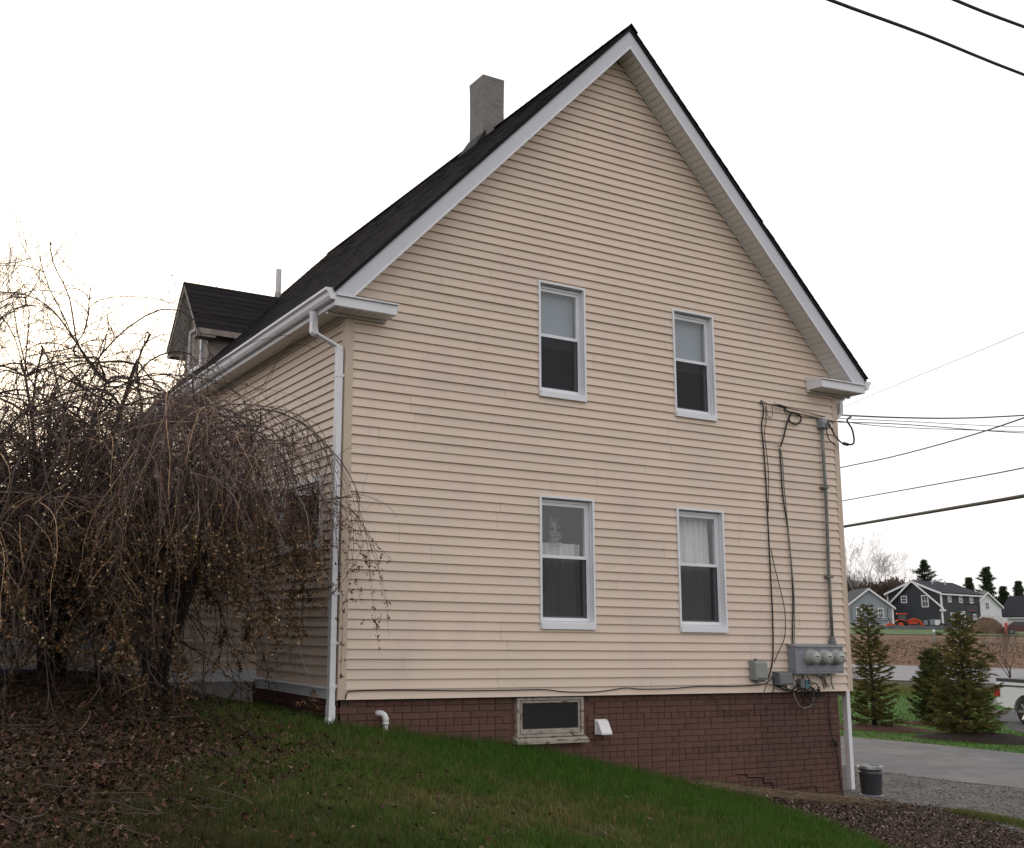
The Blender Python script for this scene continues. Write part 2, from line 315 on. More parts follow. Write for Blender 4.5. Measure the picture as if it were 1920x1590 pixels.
def siding(parent, n, xl, xr, holes, place, seams, z0=0):
    """rows of lapped boards; place((u, out, z)) -> house coordinates"""
    for i in range(n):
        za, zb = z0+i*e, z0+(i+1)*e; L0, L1, R0, R1 = xl(za), xl(zb), xr(za), xr(zb)
        if R1-L1 < .05: continue
        hs = [h for h in holes if h[2] < zb-1e-4 and h[3] > za+1e-4]
        br = sorted({L0, R0, *[x for h in hs for x in h[:2]], *[s for s in seams.get(i, []) if L0+.25 < s < R0-.25]})
        br = [b for b in br if L0 <= b <= R0]; cur = None; jit = random.uniform(-.0012, .0012); pj = random.uniform(-.001, .001)
        def flush(rects):
            if not rects: return
            m_ = MB(); j2 = random.uniform(0, .0028)
            for (a0, a1, b0, b1, c, d) in rects:
                p = lambda z: .0235+pj+j2-(.0205)*(z-za)/e
                vs = [place((a0, p(c), c+jit)), place((b0, p(c), c+jit)), place((b1, p(d), d+jit)), place((a1, p(d), d+jit)), place((a0, 0, c+jit)), place((b0, 0, c+jit))]
                # small rolled lip under the butt edge
                m_.add(vs, [(0,1,2,3), (4,5,1,0)])
                m_.add([place((a0, p(c), c+jit)), place((a1, p(d), d+jit)), place((a1, 0, d+jit)), place((a0, 0, c+jit))], [(0,1,2,3)])
                m_.add([place((b0, p(c), c+jit)), place((b1, p(d), d+jit)), place((b1, 0, d+jit)), place((b0, 0, c+jit))], [(3,2,1,0)])
            m_.build('siding_board', SIDING, parent)
        rects = []
        for a, b in zip(br, br[1:]):
            c, d = za, zb; mid = (a+b)/2; gone = False
            for h in hs:
                if h[0] <= mid <= h[1]:
                    if h[2] <= za and h[3] >= zb: gone = True
                    elif h[2] > za: d = h[2]
                    else: c = h[3]
            if gone: flush(rects); rects = []; continue
            if a in seams.get(i, []): flush(rects); rects = []
            g = .0026 if a in seams.get(i, []) else 0
            rects.append((a+g, L1 if a == L0 else a+g, b, R1 if b == R0 else b, c, d))
        flush(rects)
lx = lambda z: .06 if z < EAVE else max(.06, XR-(TW+.05-z)/SL)
siding(gable, 79, lx, lambda z: W-lx(z), GH, lambda p: (p[0], -p[1], p[2]), SEAMS)
# left wall
LH = [(.5, 1.8, 1.58, 2.36)]
mb = MB()
for a, b, c, d in plane_rects(.01, LEN, .02, 4.12, LH): mb.add([(.004,a,c),(.004,b,c),(.004,b,d),(.004,a,d)], [(3,2,1,0)])
leftw = mb.build('side_wall', SIDING, house)
siding(leftw, 39, lambda z: .06, lambda z: LEN, LH, lambda p: (-p[1], p[0], p[2]), {k: [2.2+1.1*((k//2) % 3), 5.8+.7*((k//2) % 2)] for k in range(40)}, z0=.12)
MB().box(W-.02, W, .02, LEN, .02, 4.12).build('side_wall', SIDING, house)
mb = MB(); mb.prism([(.02,.02),(W-.02,.02),(W-.02,4.1),(XR,TW),(.02,4.1)], LEN-.02, LEN); mb.build('rear_wall', SIDING, house)
MB().box(.05, W-.05, .06, LEN-.05, -.06, .015).build('floor_slab', FLOORM, house)
MB().box(.05, W-.05, .25, LEN-.05, 2.55, 2.62).build('upper_floor', FLOORM, house)
MB().box(.05, W-.05, 2.6, 2.65, .02, 2.5).build('partition', DARK, house); MB().box(1.4, W-1.4, 2.6, 2.65, 2.65, 5.2).build('partition', DARK, house)
# corner posts
for x0, x1 in ((-.021, .072), (W-.072, W+.021)):
    mb = MB(); mb.box(x0, x1, -.022, .0, .0, EAVE); mb.box(-.0215 if x0 < 0 else W, .0 if x0 < 0 else W+.0215, -.0225, .072, .0, EAVE); mb.build('corner_post', POST, house)
# side skirt board with cap
mb = MB(); mb.box(-.014, .003, .02, 2.4, -.01, .095); skirt = mb.build('skirt_board', WHITE, house)
MB().prism([(-.05,.095),(.003,.095),(.003,.128),(-.045,.108)], .02, 2.4).build('drip_cap', WHITE, skirt)

# ---- windows
def window(parent, x0, x1, z0, z1, place, style, lab=None):
    """double-hung window: casing as the part, its sashes, panes, screen and sill below it"""
    hh = z1-z0; Mx = place
    def B(m_, name, mt, par, smooth=False): return m_.xf(Mx).build(name, mt, par, smooth)
    fr = .026
    c = MB(); c.ring(x0, x1, z0, z1, fr, -.034, .012); c.ring(x0+fr-.002, x1-fr+.002, z0+.02, z1-fr+.002, .008, .012, .15)
    wd = B(c, 'window', VINYLW, parent)
    if lab: wd['label'] = lab
    s = MB(); s.prism([(-.05, z0-.004),(-.05, z0+.062),(.09, z0+.094),(.09, z0-.004)], x0+.012, x1-.012, 'x')
    B(s, 'sill', VINYLW, wd)
    ix0, ix1, iz0, iz1 = x0+.036, x1-.036, z0+.085, z1-.04; mid = iz0+(iz1-iz0)*.53
    st_ = MB(); st_.ring(ix0, ix1, iz0, iz1, .02, .034, .05, tb=.02, tt=.03); B(st_, 'track', VINYLW, wd)
    u = MB(); u.ring(ix0+.02, ix1-.02, mid-.018, iz1-.03, .030, .046, .075, tb=.036, tt=.036); us = B(u, 'sash', VINYLW, wd)
    B(MB().add([(ix0+.045,.058,mid+.01),(ix1-.045,.058,mid+.01),(ix1-.045,.058,iz1-.06),(ix0+.045,.058,iz1-.06)], [(0,1,2,3)]), 'pane', GLASS, us)
    l_ = MB(); l_.ring(ix0+.02, ix1-.02, iz0+.01, mid+.016, .030, .080, .108, tb=.05, tt=.03); ls = B(l_, 'sash', VINYLW, wd)
    B(MB().add([(ix0+.045,.092,iz0+.05),(ix1-.045,.092,iz0+.05),(ix1-.045,.092,mid-.01),(ix0+.045,.092,mid-.01)], [(0,1,2,3)]), 'pane', GLASSD, ls)
    sc = MB(); sc.ring(ix0+.018, ix1-.018, iz0+.018, mid-.008, .013, .048, .056, tb=.022, tt=.012); sf = B(sc, 'screen_frame', VINYLW, wd)
    B(MB().add([(ix0+.03,.052,iz0+.035),(ix1-.03,.052,iz0+.035),(ix1-.03,.052,mid-.02),(ix0+.03,.052,mid-.02)], [(0,1,2,3)]), 'insect_screen', SCREEN, sf)
    if style == 'shade':
        B(MB().box(ix0+.03, ix1-.03, .135, .14, mid-.10, iz1-.03), 'roller_shade', SHADE, wd)
        MB().tube([(ix0+.03,.14,mid-.11),(ix1-.03,.14,mid-.11)], .012, 8).xf(Mx).build('shade_batten', SHADE, wd)
    return wd
I4 = Matrix.Identity(4)
window(house, *GH[0], I4, 'shade', 'upper window nearer the chimney side, grey shade in its top half')
window(house, *GH[1], I4, 'shade', 'upper window nearer the cables, grey shade in its top half')
window(house, *GH[2], I4, 'plain', 'lower window with lace ornament behind its top pane')
window(house, *GH[3], I4, 'plain', 'lower window with white pleated curtain')
def curtain(x0, x1, z0, z1, y, m_, pleats, amp, label, gather=0):
    nx, nz = pleats*8+1, 10; V = []; F = []
    ph = [random.uniform(0, 6.3) for _ in range(6)]
    for j in range(nz):
        z = z0+(z1-z0)*j/(nz-1)
        for i in range(nx):
            u = i/(nx-1); x = x0+(x1-x0)*u
            d = amp*(math.sin(u*pleats*2*math.pi+ph[0]+.4*math.sin(3*z+ph[1]))+.5*math.sin(u*pleats*3.7+ph[2]+z*gather))
            V.append((x, y+d, z))
    for j in range(nz-1):
        for i in range(nx-1): F.append((j*nx+i, j*nx+i+1, (j+1)*nx+i+1, (j+1)*nx+i))
    o = MB().add(V, F).build('curtain', m_, smooth=True); tag(o, label, 'curtain')
curtain(4.58, 5.235, .80, 2.2, .2, CURTAIN, 7, .022, 'white pleated curtain filling most of the lower window near the meters', 3)
curtain(2.58, 3.20, .80, 1.74, .2, CURTAIND, 6, .018, 'thin grey-white curtain hung low behind the lower window with the lace ornament', 2)
# lace ornament behind the top pane of the lower left window
orn = MB()
def loop(cx, cz, r, n=14, sx=1): orn.tube([(cx+sx*r*math.cos(2*math.pi*k/n), .115, cz+r*math.sin(2*math.pi*k/n)) for k in range(n+1)], .0028, 4, False)
for k in range(26):
    loop(2.755+random.uniform(-.09, .10)*(1 if k > 12 else .6), [1.78, 1.72, 1.85, 1.93][k % 4]+random.uniform(-.03, .03), random.uniform(.012, .03), sx=random.uniform(.7, 1.5))
for dx in (-.07, -.035, .04, .08): orn.tube([(2.75,.115,1.9),(2.75+dx*.6,.115,1.98),(2.75+dx,.115,2.03+random.uniform(-.02,.02))], .003, 4, False)
orn.tube([(2.75,.115,1.70),(2.75,.115,2.12)], .0015, 4, False)
orn.v = [(x+.02, y, z+.02) for x, y, z in orn.v]
tag(orn.build('lace_ornament', mat('white_lace', (.26,.26,.255), .8)), 'white lacy ornament hanging behind the top pane of a lower window', 'ornament')
# side-wall window (wide, low)
PL = Matrix(((0,1,0,0),(1,0,0,0),(0,0,1,0),(0,0,0,1)))    # local x -> +y, local y(out -) -> x
def wide_window(parent, y0, y1, z0, z1, place, lab):
    B = lambda m_, n, mt, par: m_.xf(place).build(n, mt, par)
    wd = B(MB().ring(y0, y1, z0, z1, .055, -.034, .05), 'window', VINYLW, parent); wd['label'] = lab
    sh = B(MB().ring(y0+.055, y1-.055, z0+.055, z1-.055, .03, .0, .04), 'sash', VINYLW, wd)
    B(MB().add([(y0+.08,.023,z0+.08),(y1-.08,.023,z0+.08),(y1-.08,.023,z1-.08),(y0+.08,.023,z1-.08)], [(0,1,2,3)]), 'pane', GLASSD, sh); B(MB().box(y0-.01, y1+.01, -.06, .0, z0-.03, z0), 'sill', VINYLW, wd)
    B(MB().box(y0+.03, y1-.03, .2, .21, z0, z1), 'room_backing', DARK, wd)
wide_window(house, *LH[0], PL, 'wide low window behind the weeping branches')

# ---- roof
RT = 8.395
roofo = MB()
for s in (-1, 1):
    xe_ = XR+s*(XR+.30); ze = rz(xe_, RT-.03)
    pts = [(XR, RT-.03), (xe_, ze), (xe_, ze-.045), (XR, RT-.03-.045)]
    roofo.prism(pts, -.312, LEN+.2)
roof = roofo.build('roof', DECK, house)
MB().box(XR-.03, XR+.03, -.25, LEN+.2, RT-.16, RT-.07).build('ridge_board', DECK, house)
cs2 = {-1: 1/math.hypot(1, SL), 1: 1/math.hypot(1, SLR)}
def shingle_rows(parent, origin, along, upv, nrm, l0, l1, slope_len, m_, name='shingle_course', expo=.142, tab=.30, clip=None, seed=1):
    rr = random.Random(seed); o = Vector(origin); al = Vector(along); uv = Vector(upv); nv = Vector(nrm); k = 0
    while k*expo < slope_len-.02:
        u0 = k*expo; u1 = min(u0+expo+.03, slope_len); mb = MB(); a = l0-rr.random()*tab
        lo, hi = (l0, l1) if clip is None else clip(u0)
        while a < hi:
            b = a+tab*rr.uniform(.55, 1.2); aa, bb = max(a, lo), min(b, hi)
            if bb-aa > .01:
                th = rr.choice((.009, .009, .012)); du = rr.uniform(-.004, .004)-(.01 if th > .01 else 0)
                P = lambda t, u, h: o+al*t+uv*u+nv*h
                v = [P(aa,u0+du,.0), P(bb,u0+du,.0), P(bb,u0+du,th), P(aa,u0+du,th), P(bb,u1,.003), P(aa,u1,.003)]
                mb.add(v, [(0,1,2,3), (3,2,4,5)]); mb.add([v[0], v[3], v[5]], [(0,1,2)]); mb.add([v[1], v[4], v[2]], [(0,1,2)])
            a = b
        mb.build(name, m_, parent); k += 1
for s in (-1, 1):
    xe_ = XR+s*(XR+.315); o = (xe_, 0, rz(xe_, RT-.028)); csl = cs2[s]; ssl = (SL if s < 0 else SLR)*csl; sl_len = (XR+.315)/csl
    shingle_rows(roof, o, (0,1,0), (-s*csl, 0, ssl), (s*ssl, 0, csl), -.33, LEN+.22, sl_len, SHINGLE, seed=3+s)
mb = MB(); y = -.335
while y < LEN+.2:
    for s in (-1, 1):
        a = Vector((XR, y, RT+.012)); b = Vector((XR+s*.15*cs2[s], y, RT+.014-.15*SL*cs2[s])); b2 = b+Vector((0,.2,0)); a2 = a+Vector((0,.2,-.006))
        mb.add([a, b, b2+Vector((0,0,-.006)), a2], [(0,1,2,3)] if s < 0 else [(3,2,1,0)]); mb.add([a, b, b-Vector((0,0,.02)), a-Vector((0,0,.02))], [(0,1,2,3)])
    y += .145
mb.build('ridge_cap', SHINGLE, roof)
# rake boards, soffits
def band(top_, bot_, s, xe_, zc, st_=None, sb_=None):          # sloping band ending level on the cornice return
    st_ = st_ or (SL if s < 0 else SLR); sb_ = sb_ or (SL if s < 0 else 1.036); x1 = XR+s*(bot_-zc)/sb_; zt_ = top_-st_*abs(xe_-XR)
    if s*(x1-xe_) >= 0: return [(XR, top_), (XR, bot_), (xe_, bot_-sb_*abs(xe_-XR)), (xe_, zt_)]
    if zt_ <= zc+.004:
        x2 = XR+s*(top_-zc-.004)/st_; return [(XR, top_), (XR, bot_), (x1, zc), (x2, zc+.004)]
    return [(XR, top_), (XR, bot_), (x1, zc), (xe_, zc), (xe_, zt_)]
for s in (-1, 1):
    xe_ = XR+s*(XR+.275); fb, ft = 8.085, 8.325; zc = EAVE+.108; sb = SL if s < 0 else 1.036; rb_ = lambda x, z: z-sb*abs(x-XR)
    f = MB().prism(band(ft, fb, s, xe_, zc), -.29, -.262).build('rake_board', FASCIA, house)
    MB().prism(band(fb+.02, fb-.012, s, xe_, zc, sb, sb), -.298, -.2905).build('rake_trim', WHITE, f)
    MB().prism(band(ft+.028, ft-.004, s, xe_+s*.02, EAVE+.02, None, SL if s < 0 else SLR), -.303, -.2915).build('drip_edge', DECK, f)
    so_ = MB().prism(band(fb+.03, fb+.022, s, xe_, EAVE+.02, sb, sb), -.262, .006).build('rake_soffit', SOFFIT, house)
    n = 62; L = (XR+.1)
    for k in range(n):
        xa = XR+s*(L*k/n+.009); xb = XR+s*(L*(k+1)/n)
        MB().prism([(xa, rb_(xa, fb+.021)), (xa, rb_(xa, fb+.004)), (xb, rb_(xb, fb+.004+random.uniform(-.001,.001))), (xb, rb_(xb, fb+.021))], -.26, -.03).build('soffit_panel', SOFFIT, so_)
    MB().prism(band(fb+.012, fb-.018, s, xe_, EAVE+.05, sb, sb), -.03, -.0265).build('soffit_channel', SOFFIT, so_)
# side eaves: soffit, fascia, gutters
gp = [(0,0),(-.055,.0),(-.075,.03),(-.085,.07),(-.112,.092),(-.112,.118),(-.102,.118),(-.102,.098),(-.076,.074),(-.066,.034),(-.05,.008),(-.006,.008),(-.006,.118),(0,.118)]
def extr(poly, y0, y1, ox, oz, s):
    m_ = MB(); m_.prism([(ox+s*p, oz+q) for p, q in poly], y0, y1); return m_
for s, xw in ((-1, 0.), (1, W)):
    xf_ = xw+s*.262
    MB().box(min(xw-s*.006, xf_), max(xw-s*.006, xf_), -.26, LEN, EAVE, EAVE+.012).build('eave_soffit', SOFFIT, house)
    MB().box(min(xf_, xf_+s*.02), max(xf_, xf_+s*.02), -.288, LEN+.15, EAVE-.02, EAVE+.13).build('eave_fascia', WHITE, house)
    g = extr(gp, -.30, LEN+.15, xf_+s*.02, EAVE+.035, -s*-1 if s < 0 else -1*-1 if False else (1 if s < 0 else -1)) if False else extr([( -p if s > 0 else p, q) for p, q in gp], -.30, LEN+.15, xf_+s*.02, EAVE+.035, 1)
    gut = g.build('gutter', WHITE, house)
    cap_ = MB(); cap_.prism([(xf_+s*.02+(-p if s > 0 else p), EAVE+.035+q) for p, q in ((0,0),(-.055,0),(-.085,.07),(-.112,.092),(-.112,.118),(0,.118))], -.306, -.3005); cap_.build('end_cap', WHITE, gut)
    MB().box(min(xw-s*.02, xw), max(xw-s*.02, xw), 0, LEN, EAVE, EAVE+.1).build('eave_blocking', SOFFIT, house)
    MB().box(min(xw+s*.019, xw+s*.045), max(xw+s*.019, xw+s*.045), .02, LEN, EAVE-.035, EAVE-.001).build('eave_moulding', SOFFIT, house)
# cornice returns
for xa, xb, s in ((-.262, .455, -1), (W-.56, W+.262, 1)):
    r_ = MB().box(xa, xb, -.285, -.02, EAVE-.018, EAVE+.085).build('cornice_return', WHITE, house)
    MB().prism([(-.31, EAVE+.087), (-.31, EAVE+.102), (-.02, EAVE+.165), (-.02, EAVE+.087)], xa, xb+(.012 if s < 0 else 0) if s < 0 else xb, 'x').build('return_flashing', WHITE, r_)
    MB().box(xa, xb-.02 if s < 0 else xb, -.06, -.024, EAVE-.05, EAVE-.019).build('return_channel', SOFFIT, r_)
    for k in range(7):
        x_ = xa+.04+(xb-xa-.1)*k/7; MB().box(x_, x_+(xb-xa-.1)/7-.008, -.275, -.07, EAVE-.026, EAVE-.019).build('soffit_panel', SOFFIT, r_)
# downspouts
def rect_pipe(pts, wx, wy):
    m_ = MB(); P = []
    for x, y, z in pts: P += [(x-wx, y-wy, z), (x+wx, y-wy, z), (x+wx, y+wy, z), (x-wx, y+wy, z)]
    F = [(3,2,1,0), tuple(range(len(P)-4, len(P)))]
    for i in range(len(pts)-1):
        for k in range(4): F.append((i*4+k, i*4+(k+1) % 4, i*4+4+(k+1) % 4, i*4+4+k))
    return m_.add(P, F)
ds = rect_pipe([(-.072,.034,-.17),(-.072,.034,3.63),(-.082,.036,3.68),(-.30,.18,3.84),(-.312,.19,3.88),(-.312,.19,4.02)], .031, .038).build('downspout', WHITE, house)
MB().lathe([(.052,0),(.045,-.05),(.040,-.10)], 12, (-.312,.19,4.07)).build('outlet', WHITE, ds)
rect_pipe([(-.072,.034,-.06),(-.072,.034,-.17),(-.10,.02,-.23),(-.16,-.02,-.262)], .036, .043).build('elbow', WHITE, ds)
rect_pipe([(-.312,.19,3.90),(-.306,.185,3.84),(-.28,.176,3.81)], .035, .042).build('elbow', WHITE, ds)
for z_ in (3.35, 1.05, .12, .55): MB().box(-.108, -.004, -.009, .077, z_, z_+.03).build('strap', WHITE, ds)
ds2 = rect_pipe([(W+.07,.14,-1.28),(W+.07,.14,3.62),(W+.085,.14,3.68),(W+.27,.16,3.80),(W+.295,.16,3.84),(W+.295,.16,4.06)], .032, .038).build('downspout', WHITE, house)
for z_ in (3.1, .4): MB().box(W+.004, W+.11, .095, .185, z_, z_+.03).build('strap', WHITE, ds2)
# gutter bracket visible on the far eave
MB().prism([(W+.0,4.04),(W+.26,4.04),(W+.26,3.99),(W+.16,3.97),(W+.10,3.92),(W+.0,3.90)], .03, .06).build('eave_bracket', WHITE, house)
# chimney, vent pipe
ch = MB(); cz0, cz1 = 7.55, 9.13
prof = [(0,cz0),(0,8.2),(-.004,8.6),(0,9.0),(.004,cz1)]
P = []; F = []
for d_, z_ in prof:
    P += [(3.446-d_+random.uniform(-.004,.004), 2.74-d_, z_), (3.83+d_, 2.74-d_, z_), (3.83+d_, 3.13+d_, z_), (3.446-d_, 3.13+d_, z_)]
for i in range(len(prof)-1):
    for k in range(4): F.append((i*4+k, i*4+(k+1) % 4, i*4+4+(k+1) % 4, i*4+4+k))
F.append(tuple(range(len(P)-4, len(P)))); ch.add(P, F); chim = ch.build('chimney', CONCRETE, roof)
MB().box(3.54, 3.74, 2.84, 3.03, 9.1, 9.16).build('flue', CONCRETE, chim)
fl = MB(); fl.prism([(3.40, rz(3.40, RT)+.01), (3.86, RT+.06), (3.86, RT+.0), (3.40, rz(3.40, RT)-.08)], 2.70, 3.17); fl.prism([(3.28, rz(3.28, RT)+.012), (3.46, rz(3.46, RT)+.10), (3.46, rz(3.46, RT)-.05), (3.28, rz(3.28, RT)-.05)], 2.68, 3.19)
fl.build('flashing', DECK, chim)
vp = MB().lathe([(.056,-.1),(.056,.56),(.048,.56),(.048,.3)], 16, (2.42,8.55,rz(2.42,RT))).build('vent_pipe', mat('grey_vent_pipe', (.5,.48,.47), .5), roof, True)
MB().lathe([(.10,-.12),(.06,.08),(.044,.12)], 16, (2.42,8.55,rz(2.42,RT))).build('collar', mat('lead_collar', (.3,.29,.28), .6), vp)
# dormer
dy0, dy1, dxf, dzr = 6.78, 8.62, .34, 6.76; dyc = (dy0+dy1)/2; dez = 5.70; dsl = (dzr-dez)/(dy1-dyc); dcs = 1/math.hypot(1, dsl)
GREYW = mat('weathered_dormer_siding', (.30,.255,.225), .8, var=.2, scale=5)
xm = lambda z: XR-(RT-z)/SL
d_ = MB(); yo0, yo1 = dy0+.22, dy1-.22
d_.add([(.60,yo0,5.0),(.60,yo1,5.0),(.60,yo1,dez+.1),(.60,dyc,dzr-.12),(.60,yo0,dez+.1)], [(4,3,2,1,0)])
for y_ in (yo0, yo1): d_.add([(.60,y_,5.0),(xm(dez+.1)+.1,y_,5.0),(xm(dez+.1)+.1,y_,dez+.1),(.60,y_,dez+.1)], [(0,1,2,3)] if y_ == yo0 else [(3,2,1,0)])
dorm = d_.build('dormer', GREYW, house)
for s, ya in ((-1, dy0), (1, dy1)):
    L = abs(ya-dyc)/dcs
    MB().add([(dxf,dyc,dzr-.03),(xm(dzr)+.1,dyc,dzr-.03),(xm(dez)+.1,ya,dez-.03),(dxf,ya,dez-.03),(dxf,dyc,dzr-.075),(xm(dzr)+.1,dyc,dzr-.075),(xm(dez)+.1,ya,dez-.075),(dxf,ya,dez-.075)],
             [(0,1,2,3),(7,6,5,4),(0,3,7,4),(2,1,5,6),(3,2,6,7)]).build('dormer_roof_deck', SOFFIT, dorm)
    shingle_rows(dorm, (0,ya,dez-.026), (1,0,0), (0,-s*dcs,dsl*dcs), (0,s*dsl*dcs,dcs), dxf-.03, 3, L, SHINGLE2, name='dormer_shingle_course', expo=.15, seed=9+s,
                 clip=lambda u: (dxf-.03, xm(dez+u*dsl*dcs)+.12))
    MB().add([(dxf-.012,dyc,dzr-.05),(dxf-.012,ya,dez-.05),(dxf-.012,ya,dez-.17),(dxf-.012,dyc,dzr-.17),(dxf,dyc,dzr-.05),(dxf,ya,dez-.05),(dxf,ya,dez-.17),(dxf,dyc,dzr-.17)],
             [(0,1,2,3),(7,6,5,4),(3,2,6,7),(1,5,6,2)]).build('dormer_rake', GREYW, dorm)
    MB().box(dxf, .66, min(ya, ya-s*.24), max(ya, ya-s*.24), dez-.17, dez-.12).build('dormer_return', GREYW, dorm)
    MB().box(dxf, xm(dez)+.05, ya-.012, ya+.012, dez-.13, dez-.03).build('dormer_fascia', GREYW, dorm)
dw = MB().ring(yo0+.3, yo1-.3, 5.12, 5.95, .07, 0, .03).xf(Matrix(((0,1,0,.565),(1,0,0,0),(0,0,1,0),(0,0,0,1)))).build('dormer_window', VINYLW, dorm)

# ---- brick foundation
def brick_mesh(lx_, hz):
    b = .0025; m_ = MB(); d = .007
    v = [(0,0,0),(lx_,0,0),(lx_,0,hz),(0,0,hz)]; fr = [(b+random.uniform(0,.003),-d,b),(lx_-b,-d,b+random.uniform(0,.002)),(lx_-b-random.uniform(0,.003),-d,hz-b),(b,-d,hz-b)]
    m_.add(v+fr, [(4,5,6,7),(0,1,5,4),(1,2,6,5),(2,3,7,6),(3,0,4,7)]); me = bpy.data.meshes.new('brick'); me.from_pydata(m_.v, [], m_.f); me.materials.append(BRICK); return me
BL, BH, JT = .204, .0655, .005
full = [brick_mesh(BL, BH) for _ in range(5)]; half = [brick_mesh(BL/2-JT/2, BH) for _ in range(4)]
BW = (2.17, 3.08, -.50, -.03)
mb = MB()
for a, b, c, d in plane_rects(.03, W-.19, -1.75, .02, [BW if BW[3] < .02 else BW]): mb.add([(a,.062,c),(b,.062,c),(b,.062,d),(a,.062,d)], [(0,1,2,3)])
mb.box(.03, .05, .062, LEN, -1.0, .0); mb.box(W-.21, W-.19, .062, LEN, -1.75, .0); mb.box(.03, W-.19, LEN-.05, LEN-.03, -1.75, 0)
found = mb.build('foundation', MORTAR, house)
specs = []
for r_ in range(22):
    zb = -.075-r_*(BH+JT)
    header = r_ in (3, 9, 15); pitch = BL/2+JT/2 if header else BL+JT; x = .032-(0 if r_ % 2 else pitch/2)
    while x < W-.2:
        ln = BL/2-JT/2 if header else BL; x1 = x+ln
        hd = header or (random.random() < .04)
        if not header and hd: x1 = x+BL/2-JT/2
        if x1 > W-.19: x1 = W-.19
        inwin = x1 > BW[0]-.01 and x < BW[1]+.01 and zb+BH > BW[2]-.03 and zb < BW[3]+.04
        vis = zb+BH > min(tz(x, -.05), tz(x1, -.05))-.03
        if not inwin and vis and x1-x > .05 and x > -.06: specs.append((max(x, .03), zb, x1-max(x, .03), hd))
        x = x1+JT
def crack(x, z):      # stepped settlement crack near the low corner
    return x > 5.15 and z < -.93-.19*max(0, (x-5.15))*.55+.0 and x < 7.0
specs.sort(key=lambda b: (b[0]-CAM.x)**2+(b[2] < .12)*20)
rest = MB()
for i, (x, z, ln, hd) in enumerate(specs):
    dx = .008 if crack(x, z) else 0; dz_ = -.009 if crack(x, z) else 0
    exact = abs(ln-BL) < .002 or abs(ln-(BL/2-JT/2)) < .002
    if i < 296:
        me = random.choice(full if ln > .15 else half) if exact else brick_mesh(ln, BH)
        o = bpy.data.objects.new('brick', me); col.objects.link(o); o.parent = found
        o.location = (x+dx+random.uniform(-.0015,.0015), .055+random.uniform(-.003,.003), z+dz_+random.uniform(-.0015,.0015))
        if exact: o.rotation_euler = (0, random.uniform(-.006,.006), 0)
    else:
        b = .003; yj = random.uniform(-.003,.003)+.012; x_ = x+dx; z_ = z+dz_
        rest.add([(x_,.064,z_),(x_+ln,.064,z_),(x_+ln,.064,z_+BH),(x_,.064,z_+BH),(x_+b,.034+yj,z_+b),(x_+ln-b,.034+yj,z_+b),(x_+ln-b,.034+yj,z_+BH-b),(x_+b,.034+yj,z_+BH-b)], [(4,5,6,7),(0,1,5,4),(1,2,6,5),(2,3,7,6),(3,0,4,7)])
if rest.v: tag(rest.build('brickwork', BRICK, found), kind='stuff')
for r_ in range(6):     # short run of bricks on the side wall under the skirt board
    mbk = MB(); y_ = .07-(.1 if r_ % 2 else 0); zb = -.075-r_*(BH+JT)
    for k in range(12):
        a = max(.065, y_+k*(BL+JT)); b2 = y_+k*(BL+JT)+BL
        mbk.add([(.032,a,zb),(.032,b2,zb),(.032,b2,zb+BH),(.032,a,zb+BH),(.005,a+.006,zb+.006),(.005,b2-.006,zb+.006),(.005,b2-.006,zb+BH-.006),(.005,a+.006,zb+BH-.006)], [(7,6,5,4),(4,5,1,0),(5,6,2,1),(6,7,3,2),(7,4,0,3)])
    tag(mbk.build('brick_row', BRICK, found), kind='stuff')
ck = MB()
for (x0_, z0_), (x1_, z1_) in zip([(5.42,-.985),(5.60,-.99),(5.605,-1.03),(5.87,-1.04),(5.875,-1.105),(6.03,-1.11),(6.035,-1.205),(6.40,-1.20),(6.80,-1.19),(6.805,-1.265),(6.93,-1.27)], [(5.60,-.99),(5.605,-1.03),(5.87,-1.04),(5.875,-1.105),(6.03,-1.11),(6.035,-1.205),(6.40,-1.20),(6.80,-1.19),(6.805,-1.265),(6.93,-1.27),(6.94,-1.36)]):
    ck.tube([(x0_,.046,z0_),((x0_+x1_)/2+random.uniform(-.004,.004),.044,(z0_+z1_)/2+random.uniform(-.004,.004)),(x1_,.046,z1_)], random.uniform(.005,.009), 5)
ck.build('crack', mat('open_crack', (.012,.008,.007), .95), found)
MB().box(.02, W-.15, .0, .06, -.012, .018).build('sill_plate', DECK, house)
# basement window
bwf = MB(); bwf.ring(BW[0]+.0, BW[1]-.0, BW[2]+.06, BW[3]+.015, .038, .005, .10, tb=.03, tt=.028); bwn = bwf.build('basement_window', PEEL, house); bwn['label'] = 'small basement window with peeling white wooden frame'
MB().ring(BW[0]+.05, BW[1]-.05, BW[2]+.095, BW[3]-.02, .022, .012, .05, tb=.05, tt=.022).build('sash', PEEL, bwn)
MB().add([(BW[0]+.06,.042,BW[2]+.13),(BW[1]-.06,.042,BW[2]+.13),(BW[1]-.06,.042,BW[3]-.035),(BW[0]+.06,.042,BW[3]-.035)], [(0,1,2,3)]).build('pane', GLASSD, bwn)
MB().add([(BW[0]+.06,.022,BW[2]+.13),(BW[1]-.06,.022,BW[2]+.13),(BW[1]-.06,.022,BW[3]-.035),(BW[0]+.06,.022,BW[3]-.035)], [(0,1,2,3)]).build('insect_screen', SCREEN, bwn)
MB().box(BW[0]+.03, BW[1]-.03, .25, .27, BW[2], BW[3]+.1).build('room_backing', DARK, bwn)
sl = MB(); sl.prism([(-.045, BW[2]-.012), (-.045, BW[2]+.028), (.06, BW[2]+.066), (.06, BW[2]-.012)], BW[0]-.03, BW[1]+.035, 'x'); sl.build('sill', PEEL, bwn)
